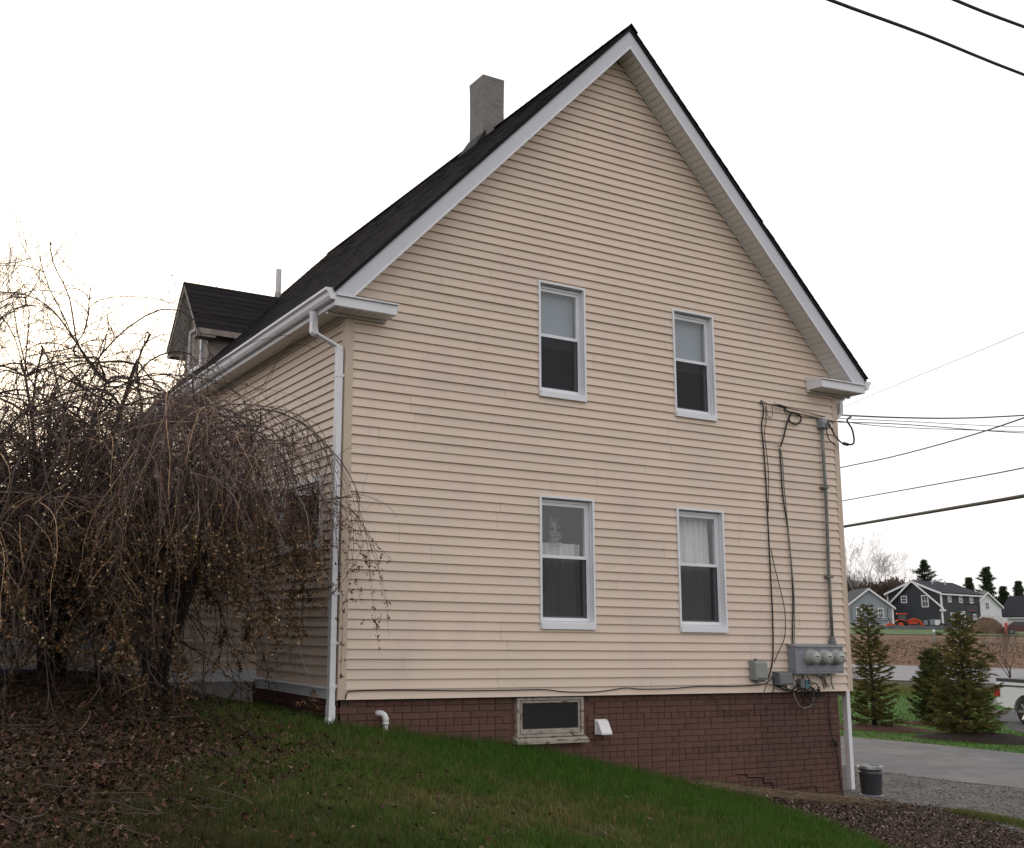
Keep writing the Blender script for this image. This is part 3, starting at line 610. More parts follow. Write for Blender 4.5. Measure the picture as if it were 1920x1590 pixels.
# ---- ell behind the weeping branches
EY = 2.4
EH = [(-2.12,-1.52,.42,1.75), (-3.42,-2.72,.42,1.75)]
mb = MB()
for a, b, c, d in plane_rects(-5.2, 0, .1, 2.05, EH): mb.add([(a,EY+.003,c),(b,EY+.003,c),(b,EY+.003,d),(a,EY+.003,d)], [(0,1,2,3)])
mb.box(-5.2, -5.18, EY+.01, 7.4, .1, 2.0); mb.box(-5.2, 0, 7.38, 7.4, .1, 2.0)
ell = mb.build('ell_wall', SIDING, house)
siding(ell, 18, lambda z: -5.2, lambda z: -.02, EH, lambda p: (p[0], EY-p[1], p[2]), {k: [-3.0+.6*((k//2) % 3)] for k in range(24)}, z0=.2)
for h in EH: window(ell, *h, Matrix.Translation((0, EY, 0)), 'plain')
MB().box(-1.05, -.96, EY-.03, EY-.019, .2, 2.0).build('ell_trim', POST, ell)
MB().box(-5.2, -.02, EY-.03, EY-.019, .06, .2).build('ell_skirt', WHITE, ell)
MB().box(-5.2, -.04, EY+.01, EY+.04, -.6, .1).build('ell_foundation', mat('grey_skirt_panel', (.42,.40,.38), .8, var=.15, scale=3), ell)
er = MB(); er.prism([(-5.5,1.98),(0,2.3),(0,2.36),(-5.5,2.04)], EY-.25, 7.6); er.build('ell_roof', SHINGLE, house)

# ------------------------------------------------------------------ utilities on the gable wall
def cable(pts, r, m_, label, cat='cable', name='cable', n=5, group=None, sub=4):
    # Catmull-Rom through the points
    P = [Vector(p) for p in pts]; Q = []
    for i in range(len(P)-1):
        p0, p1, p2, p3 = P[max(i-1, 0)], P[i], P[i+1], P[min(i+2, len(P)-1)]
        for k in range(sub):
            t = k/sub; Q.append(.5*((2*p1)+(p2-p0)*t+(2*p0-5*p1+4*p2-p3)*t*t+(3*p1-p0-3*p2+p3)*t**3))
    Q.append(P[-1]); o = MB().tube(Q, r, n).build(name, m_, smooth=True); return tag(o, label, cat, group)
wall = lambda L, y=-.034: [(a, y, b) for a, b in L]
mbk = thing('meter_bank', 'grey steel meter bank with three round electric meters near the right corner', 'meter box', (6.33, -.02, .235))
bx = MB(); bx.box(0, .875, -.13, 0, 0, .335); box_ = bx.build('enclosure', GREYMETAL, mbk)
MB().prism([(-.15,.336),(-.15,.35),(-.02,.372),(0,.372),(0,.336)], -.008, .885, 'x').build('rain_hood', GREYMETAL, box_)
for k in range(3): MB().cyl((.21+.24*k,-.06,.0),(.21+.24*k,-.06,-.035), .022, n=10).build('hub', GREYMETAL, mbk)
for zz in (.02, .30): MB().box(.02, .86, -.133, -.1302, zz, zz+.006).build('cover_seam', PLASTICD, box_)
for k in range(3):
    mx_ = Matrix.Translation((.245+.228*k, -.13, .205)) @ Matrix.Rotation(R(90), 4, 'X')
    mt = MB().lathe([(.098,0),(.098,.05),(.088,.055),(.086,.10),(.08,.118),(.0,.118)], 28).xf(mx_).build('meter', METERG, mbk, True)
    MB().lathe([(.062,.119),(.062,.127),(.055,.131),(0,.132)], 24).xf(mx_).build('dial', METERD, mt, True)
    d2 = MB(); d2.box(-.034, .034, .005, .018, .1325, .134); d2.box(.012, .03, -.04, -.022, .1325, .134); d2.box(-.03, -.002, -.022, -.018, .1325, .134); d2.xf(mx_).build('display', DIALINK, mt)
cdt = thing('service_conduit', 'tall weathered grey conduit rising from the meters to a hooded cable entry', 'conduit', (7.155, -.06, .58))
MB().tube([(-.03,0,0),(-.028,0,1.0),(.0,0,2.0),(-.01,.0,2.98)], .021, 12).build('pipe', CONDUIT, cdt, True)
MB().lathe([(.05,.0),(.05,.05),(.035,.10),(.028,.13)], 14, (-.03,0,0)).build('hub', PLASTICD, cdt, True)
MB().add([(-.05,-.05,2.94),(.06,-.06,2.92),(.06,.04,2.92),(-.05,.04,2.94),(-.055,-.06,3.02),(.09,-.07,2.98),(.09,.04,2.98),(-.055,.04,3.05),(-.03,-.04,3.07),(.04,-.04,3.06),(.04,.03,3.07),(-.03,.03,3.08)],
         [(3,2,1,0),(0,1,5,4),(1,2,6,5),(2,3,7,6),(3,0,4,7),(4,5,9,8),(5,6,10,9),(6,7,11,10),(7,4,8,11),(8,9,10,11)]).build('weatherhead', GREYMETAL, cdt)
for zz in (.9, 2.1): MB().box(-.07, .03, -.03, .06, zz, zz+.025).build('strap', CONDUIT, cdt)
ub = thing('utility_box', 'pale grey plastic cable box, the taller one, left of the meters', 'utility box', (5.645, -.02, .16))
MB().add([(0,0,0),(.235,0,0),(.235,0,.235),(0,0,.235),(.012,-.10,.0),(.223,-.10,.0),(.223,-.09,.225),(.012,-.09,.225),(.03,-.115,.03),(.205,-.115,.03),(.205,-.105,.2),(.03,-.105,.2)],
         [(0,1,5,4),(1,2,6,5),(2,3,7,6),(3,0,4,7),(4,5,9,8),(5,6,10,9),(6,7,11,10),(7,4,8,11),(8,9,10,11)]).build('cover', PLASTICG, ub)
MB().box(.06, .19, -.08, -.01, -.03, .0).build('cable_entry', PLASTICD, ub); MB().box(.235, .25, -.06, -.03, .09, .115).build('latch', PLASTICD, ub); MB().box(.09, .115, -.03, 0, .236, .26).build('mount', PLASTICD, ub)
ub = thing('utility_box', 'darker grey wide cable box close under the left edge of the meter bank', 'utility box', (6.04, -.02, .095))
MB().add([(0,0,0),(.25,0,0),(.25,0,.165),(0,0,.165),(.01,-.12,.0),(.24,-.12,.0),(.24,-.11,.15),(.01,-.11,.15),(.04,-.13,.02),(.21,-.13,.02),(.21,-.12,.13),(.04,-.12,.13)],
         [(0,1,5,4),(1,2,6,5),(2,3,7,6),(3,0,4,7),(4,5,9,8),(5,6,10,9),(6,7,11,10),(7,4,8,11),(8,9,10,11)]).build('cover', PLASTICD, ub)
MB().box(.06, .16, -.09, -.02, -.03, .0).build('cable_entry', DIALINK, ub)
ub = thing('utility_box', 'very small teal and black splice box among the loose cables', 'utility box', (6.47, -.03, .04))
MB().box(0, .075, -.06, 0, 0, .125).build('body', PLASTICD, ub); MB().box(.075, .145, -.07, 0, .01, .115).build('cover', TEAL, ub)
cable(wall([(6.068,3.762),(6.09,3.649),(6.038,3.427),(6.054,3.214),(6.071,2.718),(6.076,2.018),(6.08,1.329),(6.082,.922),(6.05,.418),(5.95,.16)]), .009, BLACKC, 'thick black cable running straight down beside the right lower window to the pale box')
cable(wall([(6.124,3.725),(6.121,3.508),(6.08,3.324),(6.119,2.863),(6.084,2.297)], -.04), .005, BLACKC, 'thin black cable beside the top of the leftmost thick cable')
cable(wall([(6.133,3.712),(6.136,3.596),(6.183,3.565),(6.234,3.607),(6.232,3.723),(6.295,3.781)], -.05), .004, BLACKC, 'small slack wire loop at the top left cable bracket')
cable(wall([(6.517,3.689),(6.566,3.679),(6.667,3.675),(6.765,3.642),(6.761,3.575),(6.676,3.522),(6.576,3.534),(6.541,3.596),(6.585,3.659),(6.495,3.511),(6.423,3.321),(6.354,3.185)], -.045), .011, BLACKC, 'thick black cable coiled once in a ring near the conduit top')
cable(wall([(6.353,3.17),(6.359,2.955),(6.37,2.528),(6.429,2.107),(6.464,1.619),(6.46,1.135),(6.422,.724),(6.375,.184)]), .0085, BLACKC, 'black cable running down from the coiled ring to the meter bank edge')
cable(wall([(6.091,1.811),(6.135,1.606),(6.213,1.334),(6.282,1.062),(6.285,.824),(6.245,.654),(6.129,.485),(6.056,.372)], -.05), .0055, BLACKC, 'thin black cable bowing out to the right between the two main cables')
cable(wall([(6.352,3.156),(6.383,3.029),(6.394,2.601),(6.434,2.037),(6.474,1.342),(6.465,.929),(6.43,.554),(6.392,.15),(6.383,.016),(6.43,-.118),(6.53,-.199),(6.657,-.188),(6.74,-.116),(6.738,-.008),(6.657,.081),(6.516,.136)], -.042), .0075, GREYC, 'pale grey cable ending in a large hanging loop below the meters')
cable(wall([(6.065,3.236),(6.143,3.237),(6.288,3.222),(6.344,3.184)], -.035), .004, GREYC, 'short grey wire bridging the two main cables up high')
cable(wall([(.063,.007),(.079,.065),(.133,.085),(.497,.092),(.873,.087),(1.46,.075),(2.075,.073),(2.503,.074),(2.795,.047),(3.247,.042),(3.652,.079),(3.874,.065),(4.364,.065),(4.786,.086),(5.309,.081),(5.853,.101),(6.015,.173)], -.032), .006, BLACKC, 'long thin black cable stapled along the lowest siding board')
cable([(5.049,.025,-.03),(5.14,.0,-.165),(5.286,-.005,-.251),(5.444,-.01,-.286),(5.608,-.005,-.245),(5.741,.0,-.156),(5.858,-.02,-.03),(5.95,-.035,.14)], .004, BLACKC, 'thin dark wire hanging in a curve over the bricks under the pale box')
cable([(7.059,.0,.0),(7.078,.02,-.167),(7.082,.025,-.371),(7.107,.02,-.561),(7.139,.02,-.657),(7.189,.025,-.78),(7.222,.026,-.983),(7.236,.026,-1.185),(7.28,.02,-1.36)], .0065, BLACKC, 'black cable running down the bricks at the low right corner')
cable([(7.12,.0,-.60),(7.10,-.02,-.63),(7.14,-.03,-.645),(7.11,-.02,-.67),(7.15,-.01,-.69),(7.12,-.03,-.655)], .013, BLACKC, 'small knot of black tape on the corner brick cable')
zz_ = [((6.551,.2),(6.60,.10),(6.72,.05),(6.80,-.03),(6.86,.03)), ((6.62,.2),(6.70,.12),(6.80,.09),(6.84,-.06)), ((6.50,.05),(6.60,.02),(6.66,-.10),(6.60,-.16),(6.52,-.10),(6.50,.03)), ((6.765,.2),(6.86,.16),(6.90,.03)), ((6.944,.21),(6.98,.12),(7.03,.06)), ((6.86,.2),(6.93,.15),(6.96,.05)), ((7.06,.21),(7.05,.12),(7.09,.03)), ((6.38,.15),(6.45,.08),(6.58,.03),(6.70,.0),(6.82,.06)), ((6.20,.08),(6.30,.03),(6.42,.01),(6.52,.06)), ((6.58,-.01),(6.68,-.13),(6.76,-.11),(6.80,.0)), ((6.05,.17),(6.12,.06),(6.30,.02),(6.45,.10)), ((5.98,.2),(6.0,.08),(5.97,.0))]
for k, L in enumerate(zz_):
    cable([(a, -.045-.012*(k % 4), b) for a, b in L], .0075 if k % 2 else .011, BLACKC if k not in (4, 6) else GREYC, 'short loose cable end in the tangle below the meter bank', group='cable tangle below the meters')
for k in range(34):
    a, b = random.uniform(6.45, 6.9), random.uniform(-.06, .14)
    if k < 12: cable([(a+random.uniform(-.06,.06), -.05-random.random()*.06, b+random.uniform(-.05,.05)) for _ in range(4)], .006, BLACKC, 'short loose cable end in the tangle below the meter bank', group='cable tangle below the meters')
# wires from the weatherhead and drops to the street
cable([(7.19,-.12,3.60),(7.24,-.14,3.50),(7.30,-.15,3.40),(7.42,-.14,3.33),(7.50,-.12,3.325)], .011, BLACKC, 'thick black lead bending out of the hooded conduit top')
cable([(7.16,-.12,3.58),(7.17,-.12,3.45),(7.24,-.10,3.35),(7.36,-.10,3.29)], .007, BLACKC, 'thinner black lead hanging behind the thick one at the conduit top')
tag(MB().tube([(7.47,-.12,3.325),(7.50,-.12,3.326),(7.58,-.11,3.322),(7.60,-.11,3.322)], [.016,.024,.024,.014], 8).build('splice_connector', BLACKC), 'black splice block at the end of the conduit leads', 'connector')
cable([(7.57,-.11,3.32),(7.72,-.1,3.36),(7.73,-.08,3.55),(7.66,-.06,3.68),(7.8,-.02,3.76),(8.33,.55,3.93),(9.89,.83,4.11),(12.06,1.23,4.40),(14.27,1.48,4.73),(18.73,1.67,5.4)], .013, BLACKC, 'twisted black service cable leaving the house corner for the street', name='service_cable')
cable([(7.52,-.03,3.66),(9.9,.8,3.95),(14.2,1.5,4.43),(18.7,1.7,4.88)], .007, GREYC, 'pale lower service wire leaving the house corner for the street', name='service_cable')
cable([(6.09,-.06,3.745),(6.9,-.05,3.71),(7.55,.05,3.72),(9.98,.72,4.04),(14.26,1.5,4.52),(18.71,1.72,5.05)], .006, BLACKC, 'thin black wire stretched from the top left bracket past the corner', name='service_cable')
cable([(6.58,-.06,3.68),(7.1,-.05,3.65),(7.55,.0,3.655),(9.9,.7,3.98),(14.2,1.5,4.40),(18.7,1.7,4.8)], .008, BLACKC, 'black wire stretched from the coiled ring past the corner', name='service_cable')
tag(MB().tube([(6.26,-.07,3.742),(6.34,-.07,3.74),(6.46,-.065,3.728),(6.5,-.062,3.724)], [.008,.022,.02,.006], 8).build('cable_clamp', BLACKC), 'black wedge clamp on the top left wire', 'clamp')
for p, lb in (((6.065,-.03,3.765), 'small metal cable hook at the top of the left cable'), ((6.50,-.03,3.70), 'small metal cable hook beside the coiled ring')):
    h_ = MB(); h_.tube([(p[0],-.0,p[2]),(p[0],p[1]-.03,p[2]),(p[0]+.02,p[1]-.05,p[2]-.02),(p[0]+.02,p[1]-.03,p[2]-.04)], .006, 6); h_.box(p[0]-.018, p[0]+.018, -.03, -.0, p[2]-.025, p[2]+.025); tag(h_.build('cable_hook', PLASTICD), lb, 'hook')
for L, r, lb in (([(5.0,-1.1,9.17),(6.79,-.88,9.37),(9.12,-.67,9.63),(11.92,-.44,9.86),(16.41,-.43,10.02)], .026, 'thick black overhead cable crossing the upper right sky, the lower of two'),
                 ([(5.8,-2.05,9.01),(8.09,-1.84,9.22),(9.78,-1.73,9.39),(13.7,-1.74,9.61)], .024, 'thick black overhead cable in the upper right sky, the higher of two'),
                 ([(25.5,16.48,6.27),(24.77,14.26,6.27),(23.39,11.17,6.1),(21.17,7.39,5.88),(19.4,4.59,5.77),(17.14,.35,5.85)], .018, 'thin overhead wire right of the house, highest of three below the service wires'),
                 ([(26.34,18.55,5.22),(24.78,14.24,5.15),(21.66,8.44,4.84),(19.35,4.67,4.6),(17.09,.46,4.49)], .016, 'thin overhead wire right of the house, middle of three below the service wires'),
                 ([(26.31,18.58,4.28),(24.78,14.25,4.29),(21.64,8.48,4.11),(19.33,4.71,3.95),(17.07,.52,3.85)], .045, 'thick dark overhead cable right of the house, lowest of all'),
                 ([(55.8,43.8,15.6),(51,36.3,14.9),(46.3,29,14.3),(41.66,21.72,13.67),(39.3,18.03,13.35),(37.5,15.25,13.13),(31.72,6.95,12.34)], .012, 'very faint thin wire high above the service wires at the right')):
    cable(L, r, BLACKC if r != .045 else mat('brown_black_cable', (.035,.026,.022), .7), lb, name='overhead_cable', n=6)
# vent hood, PVC drain
vh = thing('vent_hood', 'small white plastic vent hood on the bricks right of the basement window', 'vent', (3.262, .03, -.435))
MB().add([(0,0,0),(.15,0,0),(.15,0,.15),(0,0,.15),(.0,-.115,.02),(.15,-.115,.02),(.15,-.04,.15),(.0,-.04,.15),(.15,-.115,.0),(.0,-.115,.0)], [(3,7,4,9,0),(1,8,5,6,2),(4,7,6,5),(7,3,2,6),(9,4,5,8)]).build('hood', PVC, vh)
MB().box(-.008, .158, -.012, .004, -.005, .165).build('flange', PVC, vh); MB().box(.01, .14, -.08, -.01, .015, .02).build('damper', PVC, vh)
dp = thing('drain_pipe', 'white plastic drain pipe with elbow coming out of the bricks into the grass', 'pipe', (.525, -.03, -.40))
MB().tube([(0,0,-.08),(0,0,.05),(0,.0,.215)], .026, 14).build('pipe', PVC, dp, True)
MB().tube([(0,0,.16),(0,0,.205),(-.008,.012,.235),(-.025,.035,.252),(-.05,.075,.255),(-.06,.11,.255)], [.033,.033,.032,.032,.033,.033], 14).build('elbow', PVC, dp, True)
MB().tube([(0,0,.145),(0,0,.17)], .0345, 14).build('coupling', PVC, dp, True)
# bucket
bk = thing('bucket', 'dark grey plastic bucket with pale lid on the gravel by the house corner', 'bucket', (8.05, .22, tz(8.05,.22)+.01), .3)
MB().lathe([(0,0),(.125,0),(.13,.01),(.143,.28),(.15,.285),(.15,.31),(.146,.315),(.146,.345),(.153,.35),(.153,.37),(.14,.37),(.13,.05)], 32).build('body', mat('dark_grey_bucket', (.055,.06,.066), .45, var=.12, scale=9, c2=(.3,.3,.3), c2scale=25, c2lo=.68, c2hi=.7), bk, True)
MB().lathe([(.162,.352),(.162,.385),(.154,.392),(.146,.385),(.14,.374),(.0,.376)], 32).build('lid', mat('grey_lid', (.15,.155,.16), .35, var=.15, scale=14, c2=(.32,.32,.32), c2scale=8), bk, True)
MB().lathe([(.124,0),(.15,.002),(.15,.014),(.13,.018)], 32).build('foot_ring', GREYMETAL, bk, True)
MB().tube([(-.155,-.02,.31),(-.17,-.06,.22),(-.165,-.09,.10),(-.15,-.10,.02)], .004, 6).build('handle', BLACKC, bk)

# ------------------------------------------------------------------ plants and ground cover
def vnoise(x, y, f, seed):
    r_ = np.random.default_rng(seed); v = np.zeros_like(x)
    for k in range(7):
        a = r_.uniform(0, 6.28); ff = f*r_.uniform(.5, 1.8); v += np.sin((x*np.cos(a)+y*np.sin(a))*ff+r_.uniform(0, 6.28))
    return v/7
fwn = np.array(fw); rtn = np.array(rt); upn = np.array(up); cn = np.array(CAM)
def inview(x, y, z, mpx=260):
    d = np.stack([x, y, z], -1)-cn; dep = d@fwn; dep_ = np.maximum(dep, .1); px = 730.3+1968.36*(d@rtn)/dep_; py = 837.3-1968.36*(d@upn)/dep_
    return (dep > 2) & (px > -mpx) & (px < 1920+mpx) & (py < 1590+450)
MEX = np.array([-.05,-.53,-1.36,-1.9,-2.72,-5,-12])[::-1]; MEV = np.array([5.65,5.16,4.93,4.94,4.55,4.2,4.0])[::-1]
LIT = np.array([(-9,-3.2),(-3.8,-4.3),(-3.1,-4.1),(-2.4,-3.3),(-1.85,-2.2),(-1.4,-1.4),(-1.1,-.6),(-1.15,.2),(-.9,1.0),(-.6,2.3),(-9,2.3)])
def inpoly(x, y, P):
    r_ = np.zeros(x.shape, bool); j = len(P)-1
    for i in range(len(P)):
        xi, yi = P[i]; xj, yj = P[j]; c_ = ((yi > y) != (yj > y)) & (x < (xj-xi)*(y-yi)/(yj-yi+1e-12)+xi); r_ ^= c_; j = i
    return r_
def blades(name, x, y, h, wd, colr, label, cat, lean=.5):
    N = len(x); z = terr(x, y)-.004; a = rng.uniform(0, 6.283, N); la = rng.uniform(0, 6.283, N); ln = np.abs(rng.normal(0, lean, N))
    px_, py_ = np.cos(a)*wd/2, np.sin(a)*wd/2; lx_, ly_ = np.cos(la)*ln*h, np.sin(la)*ln*h
    V = np.empty((N, 5, 3)); hz = h/np.sqrt(1+ln*ln)
    V[:, 0] = np.stack([x-px_, y-py_, z], 1); V[:, 1] = np.stack([x+px_, y+py_, z], 1)
    V[:, 2] = np.stack([x+px_*.8+lx_*.3, y+py_*.8+ly_*.3, z+hz*.6], 1); V[:, 3] = np.stack([x-px_*.8+lx_*.3, y-py_*.8+ly_*.3, z+hz*.6], 1)
    V[:, 4] = np.stack([x+lx_, y+ly_, z+hz], 1)
    b = np.arange(N)[:, None]*5; C = np.repeat(colr[:, None], 5, 1)
    return tag(npmesh(name, V, quads=b+[0,1,2,3], tris=b+[3,2,4], m=BLADE, color=C.reshape(-1, 3)), label, cat, kind='stuff')
def lawn():
    N = 1500000; x = rng.uniform(-8.5, 6.0, N); y = rng.uniform(-9, 2.35, N); z = terr(x, y); d = np.hypot(x-CX, y-CY)
    ok = inview(x, y, z) & (x < np.interp(y, MEX, MEV)+rng.normal(0, .07, N)) & ~((x > -.02) & (y > -.01))
    ok &= rng.random(N) < np.clip((6.5/d)**1.2, .25, 1)
    lit = inpoly(x+vnoise(x, y, 2.2, 3)*.7+rng.normal(0, .3, N), y+vnoise(x, y, 2.2, 4)*.7+rng.normal(0, .3, N), LIT); ok &= ~lit | (rng.random(N) < .16)
    x, y, lit = x[ok], y[ok], lit[ok]
    if len(x) > 330000: k = rng.choice(len(x), 330000, False); x, y, lit = x[k], y[k], lit[k]
    n = len(x); p = vnoise(x, y, 1.6, 11)*.9+vnoise(x, y, 5, 12)*.7+vnoise(x, y, 14, 13)*.5
    lush = np.clip((x+1.2)/3.5, 0, 1)*np.clip((y+4.2)/3.5, 0, 1)
    straw = np.clip(.27-.30*lush-p*.45+rng.normal(0, .26, n), 0, 1)[:, None]
    g = np.array([.047,.118,.011])*(1+rng.normal(0, .22, n))[:, None]; o = np.array([.10,.112,.028])*(1+rng.normal(0, .2, n))[:, None]; s_ = np.array([.24,.185,.085])*(1+rng.normal(0, .25, n))[:, None]
    brown = np.clip(-.15-.42*(x+.6)+p*.35, 0, .85)[:, None]; c_ = np.where(straw < .5, g*(1-straw*2)+o*straw*2, o*(2-straw*2)+s_*(straw*2-1)); c_ = c_*(1-brown)+np.array([.062,.05,.022])*brown*(1+rng.normal(0, .3, n))[:, None]
    tuft = np.clip(vnoise(x, y, 22, 15)*1.6+vnoise(x, y, 9, 16), -.8, 1.2); h = rng.uniform(.03, .08, n)*(1+.5*lush+.4*np.clip(p, -.6, .8)+.65*tuft); edge = np.clip(1-np.abs(y)/.25, 0, 1)*(x > 0); h *= 1+.5*edge
    blades('lawn_grass', x, y, h, rng.uniform(.003, .0065, n), np.clip(c_, .004, .5), 'green lawn grass sloping down in front of the house', 'grass', .55)
lawn()
def far_lawn():
    N = 90000; s = rng.uniform(23, 43.5, N); t = rng.uniform(-9, 12, N); x = CX+s*SA+t*CA; y = CY+s*CA-t*SA
    edge = np.interp(y, [-6,2.91,4.15,5.24,6.36,16], [16.6,15.68,15.59,15.45,15.12,9]); ok = (x > edge+rng.normal(0, .05, N)) & ~((s > np.interp(t, [1.4,3.2,16], [29.4,25.4,24.4])) & (s < 37.2) & (t > 1.3)); x, y, s = x[ok], y[ok], s[ok]; n = len(x)
    weed = np.clip((s-39.5)/2, 0, 1)[:, None]; p = vnoise(x, y, .8, 21)[:, None]
    c_ = np.array([.065,.15,.018])*(1+p*.4)*(1-weed)+np.array([.15,.14,.05])*weed; c_ *= (1+rng.normal(0, .2, n))[:, None]
    blades('roadside_grass', x, y, rng.uniform(.04, .08, n)*(1+weed[:, 0]*rng.uniform(.5, 4, n)), rng.uniform(.012, .025, n), np.clip(c_, .005, .4), 'mown green grass with taller weeds along the street', 'grass', .5)
far_lawn()
def patch():
    n = 9000; u = rng.random(n); v = rng.normal(0, 1, n); x = np.interp(u, [0,.5,1], [8.28,8.36,8.0])+v*.10; y = np.interp(u, [0,.5,1], [-.85,-1.5,-2.7])+rng.normal(0, .05, n)
    c_ = np.where(rng.random(n)[:, None] < .5, np.array([.07,.12,.02]), np.array([.15,.13,.05]))*(1+rng.normal(0, .2, n))[:, None]
    blades('verge_grass', x, y, rng.uniform(.03, .09, n), rng.uniform(.004, .008, n), np.clip(c_, .005, .4), 'thin strip of yellow-green grass between mulch and gravel', 'grass', .6)
patch()
def leaves(name, x, y, size, colr, label, cat, lift=.02, curl=.4):
    N = len(x); z = terr(x, y)+rng.uniform(.0, lift, N); a = rng.uniform(0, 6.283, N); ti = rng.normal(0, .45, N); rl = rng.normal(0, .45, N)
    loc = np.array([[-.5,0,0],[-.1,-.32,1],[.5,0,.2],[-.1,.32,1],[.0,0,0]])[None]*np.ones((N, 1, 1)); cu = rng.normal(0, curl, N)
    X = loc[..., 0]*size[:, None]; Y = loc[..., 1]*size[:, None]*rng.uniform(.6, 1.1, N)[:, None]; Z = loc[..., 2]*size[:, None]*.35*cu[:, None]
    Z2 = Z+X*np.sin(ti)[:, None]+Y*np.sin(rl)[:, None]; Z2 -= Z2.min(1, keepdims=True)
    V = np.stack([x[:, None]+X*np.cos(a)[:, None]-Y*np.sin(a)[:, None], y[:, None]+X*np.sin(a)[:, None]+Y*np.cos(a)[:, None], z[:, None]+Z2], -1)
    b = np.arange(N)[:, None]*5; T = np.concatenate([b+[0,1,4], b+[1,2,4], b+[2,3,4], b+[3,0,4]])
    return tag(npmesh(name, V, tris=T, m=LEAF, color=np.repeat(colr, 5, 0)), label, cat, kind='stuff')
def leafcol(n):
    pal = .85*np.array([[.06,.032,.022],[.085,.045,.028],[.045,.026,.02],[.12,.075,.05],[.20,.135,.10],[.10,.042,.026]])
    return np.clip(pal[rng.choice(6, n, p=[.28,.25,.22,.13,.05,.07])]*(1+rng.normal(0, .2, n))[:, None], .008, .4)
def litter():
    N = 220000; x = rng.uniform(-7.5, 2.5, N); y = rng.uniform(-5, 2.35, N); lit = inpoly(x+vnoise(x, y, 2.2, 3)*.7+rng.normal(0, .33, N), y+vnoise(x, y, 2.2, 4)*.7+rng.normal(0, .33, N), LIT)
    sp = rng.random(N) < .10*np.clip(.9-(x+2.2)/3.2, 0, 1)**1.5+.004
    ok = inview(x, y, terr(x, y)) & (lit | sp) & ~((x > -.05) & (y > -.02)); x, y = x[ok][:60000], y[ok][:60000]; n = len(x)
    leaves('leaf_litter', x, y, rng.uniform(.016, .05, n)*np.where(rng.random(n) < .06, 1.7, 1), leafcol(n), 'brown dead leaves covering the ground under the weeping branches', 'leaf litter', .04)
    n = 900; x0 = rng.uniform(-6, -.6, n); y0 = rng.uniform(-4, 1.8, n); ok = inpoly(x0, y0, LIT); x0, y0 = x0[ok], y0[ok]; n = len(x0); L = rng.uniform(.1, .45, n); a = rng.uniform(0, 6.28, n); t = np.linspace(0, 1, 4)
    P = np.empty((n, 4, 3)); P[..., 0] = x0[:, None]+np.cos(a)[:, None]*L[:, None]*t+rng.normal(0, .012, (n, 4)); P[..., 1] = y0[:, None]+np.sin(a)[:, None]*L[:, None]*t+rng.normal(0, .012, (n, 4))
    P[..., 2] = terr(P[..., 0], P[..., 1])+.03+rng.uniform(0, .05, (n, 1)); V, Q = strands(P, np.full((n, 4), .0028))
    tag(npmesh('fallen_twigs', V, quads=Q, m=BARK, color=np.repeat(np.array([[.075,.058,.05]])*rng.uniform(.6, 1.6, (n, 1)), 12, 0)), 'thin fallen twigs lying on the leaf litter', 'twigs', kind='stuff')
litter()
def stones(name, x, y, size, colr, m_, label, cat, flat=.6):
    N = len(x); z = terr(x, y)+.010; oc = np.array([[1,0,0],[0,1,0],[-1,0,0],[0,-1,0],[0,0,1],[0,0,-1]], float)
    V = oc[None]*size[:, None, None]*rng.uniform(.6, 1.3, (N, 6, 1)); V[..., 2] *= flat; a = rng.uniform(0, 6.28, N); ca, sa = np.cos(a)[:, None], np.sin(a)[:, None]
    V = np.stack([V[..., 0]*ca-V[..., 1]*sa+x[:, None], V[..., 0]*sa+V[..., 1]*ca+y[:, None], V[..., 2]+z[:, None]+size[:, None]*.3], -1)
    b = np.arange(N)[:, None]*6; T = np.concatenate([b+f for f in ([0,1,4],[1,2,4],[2,3,4],[3,0,4])])
    return tag(npmesh(name, V, tris=T, m=m_, color=np.repeat(colr, 6, 0)), label, cat, kind='stuff')
n = 15000; u = rng.random(n); y = rng.uniform(-5, 6, n); x = np.interp(y, [-6,-2.4,-1,0,3,9], [7.4,7.6,8.3,7.5,7.5,7.4])+u*(np.interp(y, [-6,.02,1.2,2.7,9], [12.4,11.05,10.7,10.7,9.4])-np.interp(y, [-6,-2.4,-1,0,3,9], [7.4,7.6,8.3,7.5,7.5,7.4]))
g_ = rng.uniform(.04, .22, n)[:, None]**1.1; stones('gravel_stones', x, y, rng.uniform(.006, .022, n), g_*np.array([1,.95,.9]), STONE, 'loose grey gravel beside the driveway', 'gravel')
n = 36000; v = rng.random(n); y = rng.uniform(-4.5, .02, n); xl_ = np.interp(y, MEX, MEV); xr_ = np.interp(y, [-5,-2.23,-.97,-.6,0], [7.4,7.6,8.3,8.3,7.5]); x = xl_+v*(xr_-xl_)+rng.normal(0, .05, n)
ok = ~((x < W-.15) & (y > .0)); x, y = x[ok], y[ok]; n = len(x)
pal = np.array([[.068,.044,.034],[.11,.074,.056],[.04,.026,.02],[.20,.15,.12],[.30,.24,.19]]); c_ = pal[rng.choice(5, n, p=[.34,.28,.22,.12,.04])]*(1+rng.normal(0, .2, n))[:, None]
leaves('mulch_chips', x, y, rng.uniform(.014, .046, n), np.clip(c_, .006, .5), 'brown wood chips and dead leaves on the bank below the low corner', 'mulch', .03, .25)
n = 420; x0 = rng.uniform(4.3, 6.9, n); y0 = -.05-np.abs(rng.normal(0, .16, n))-np.clip(x0-5.3, 0, 2)*.05; L = rng.uniform(.15, .9, n); a = rng.normal(-.25, .35, n); t = np.linspace(0, 1, 6); P = np.empty((n, 6, 3))
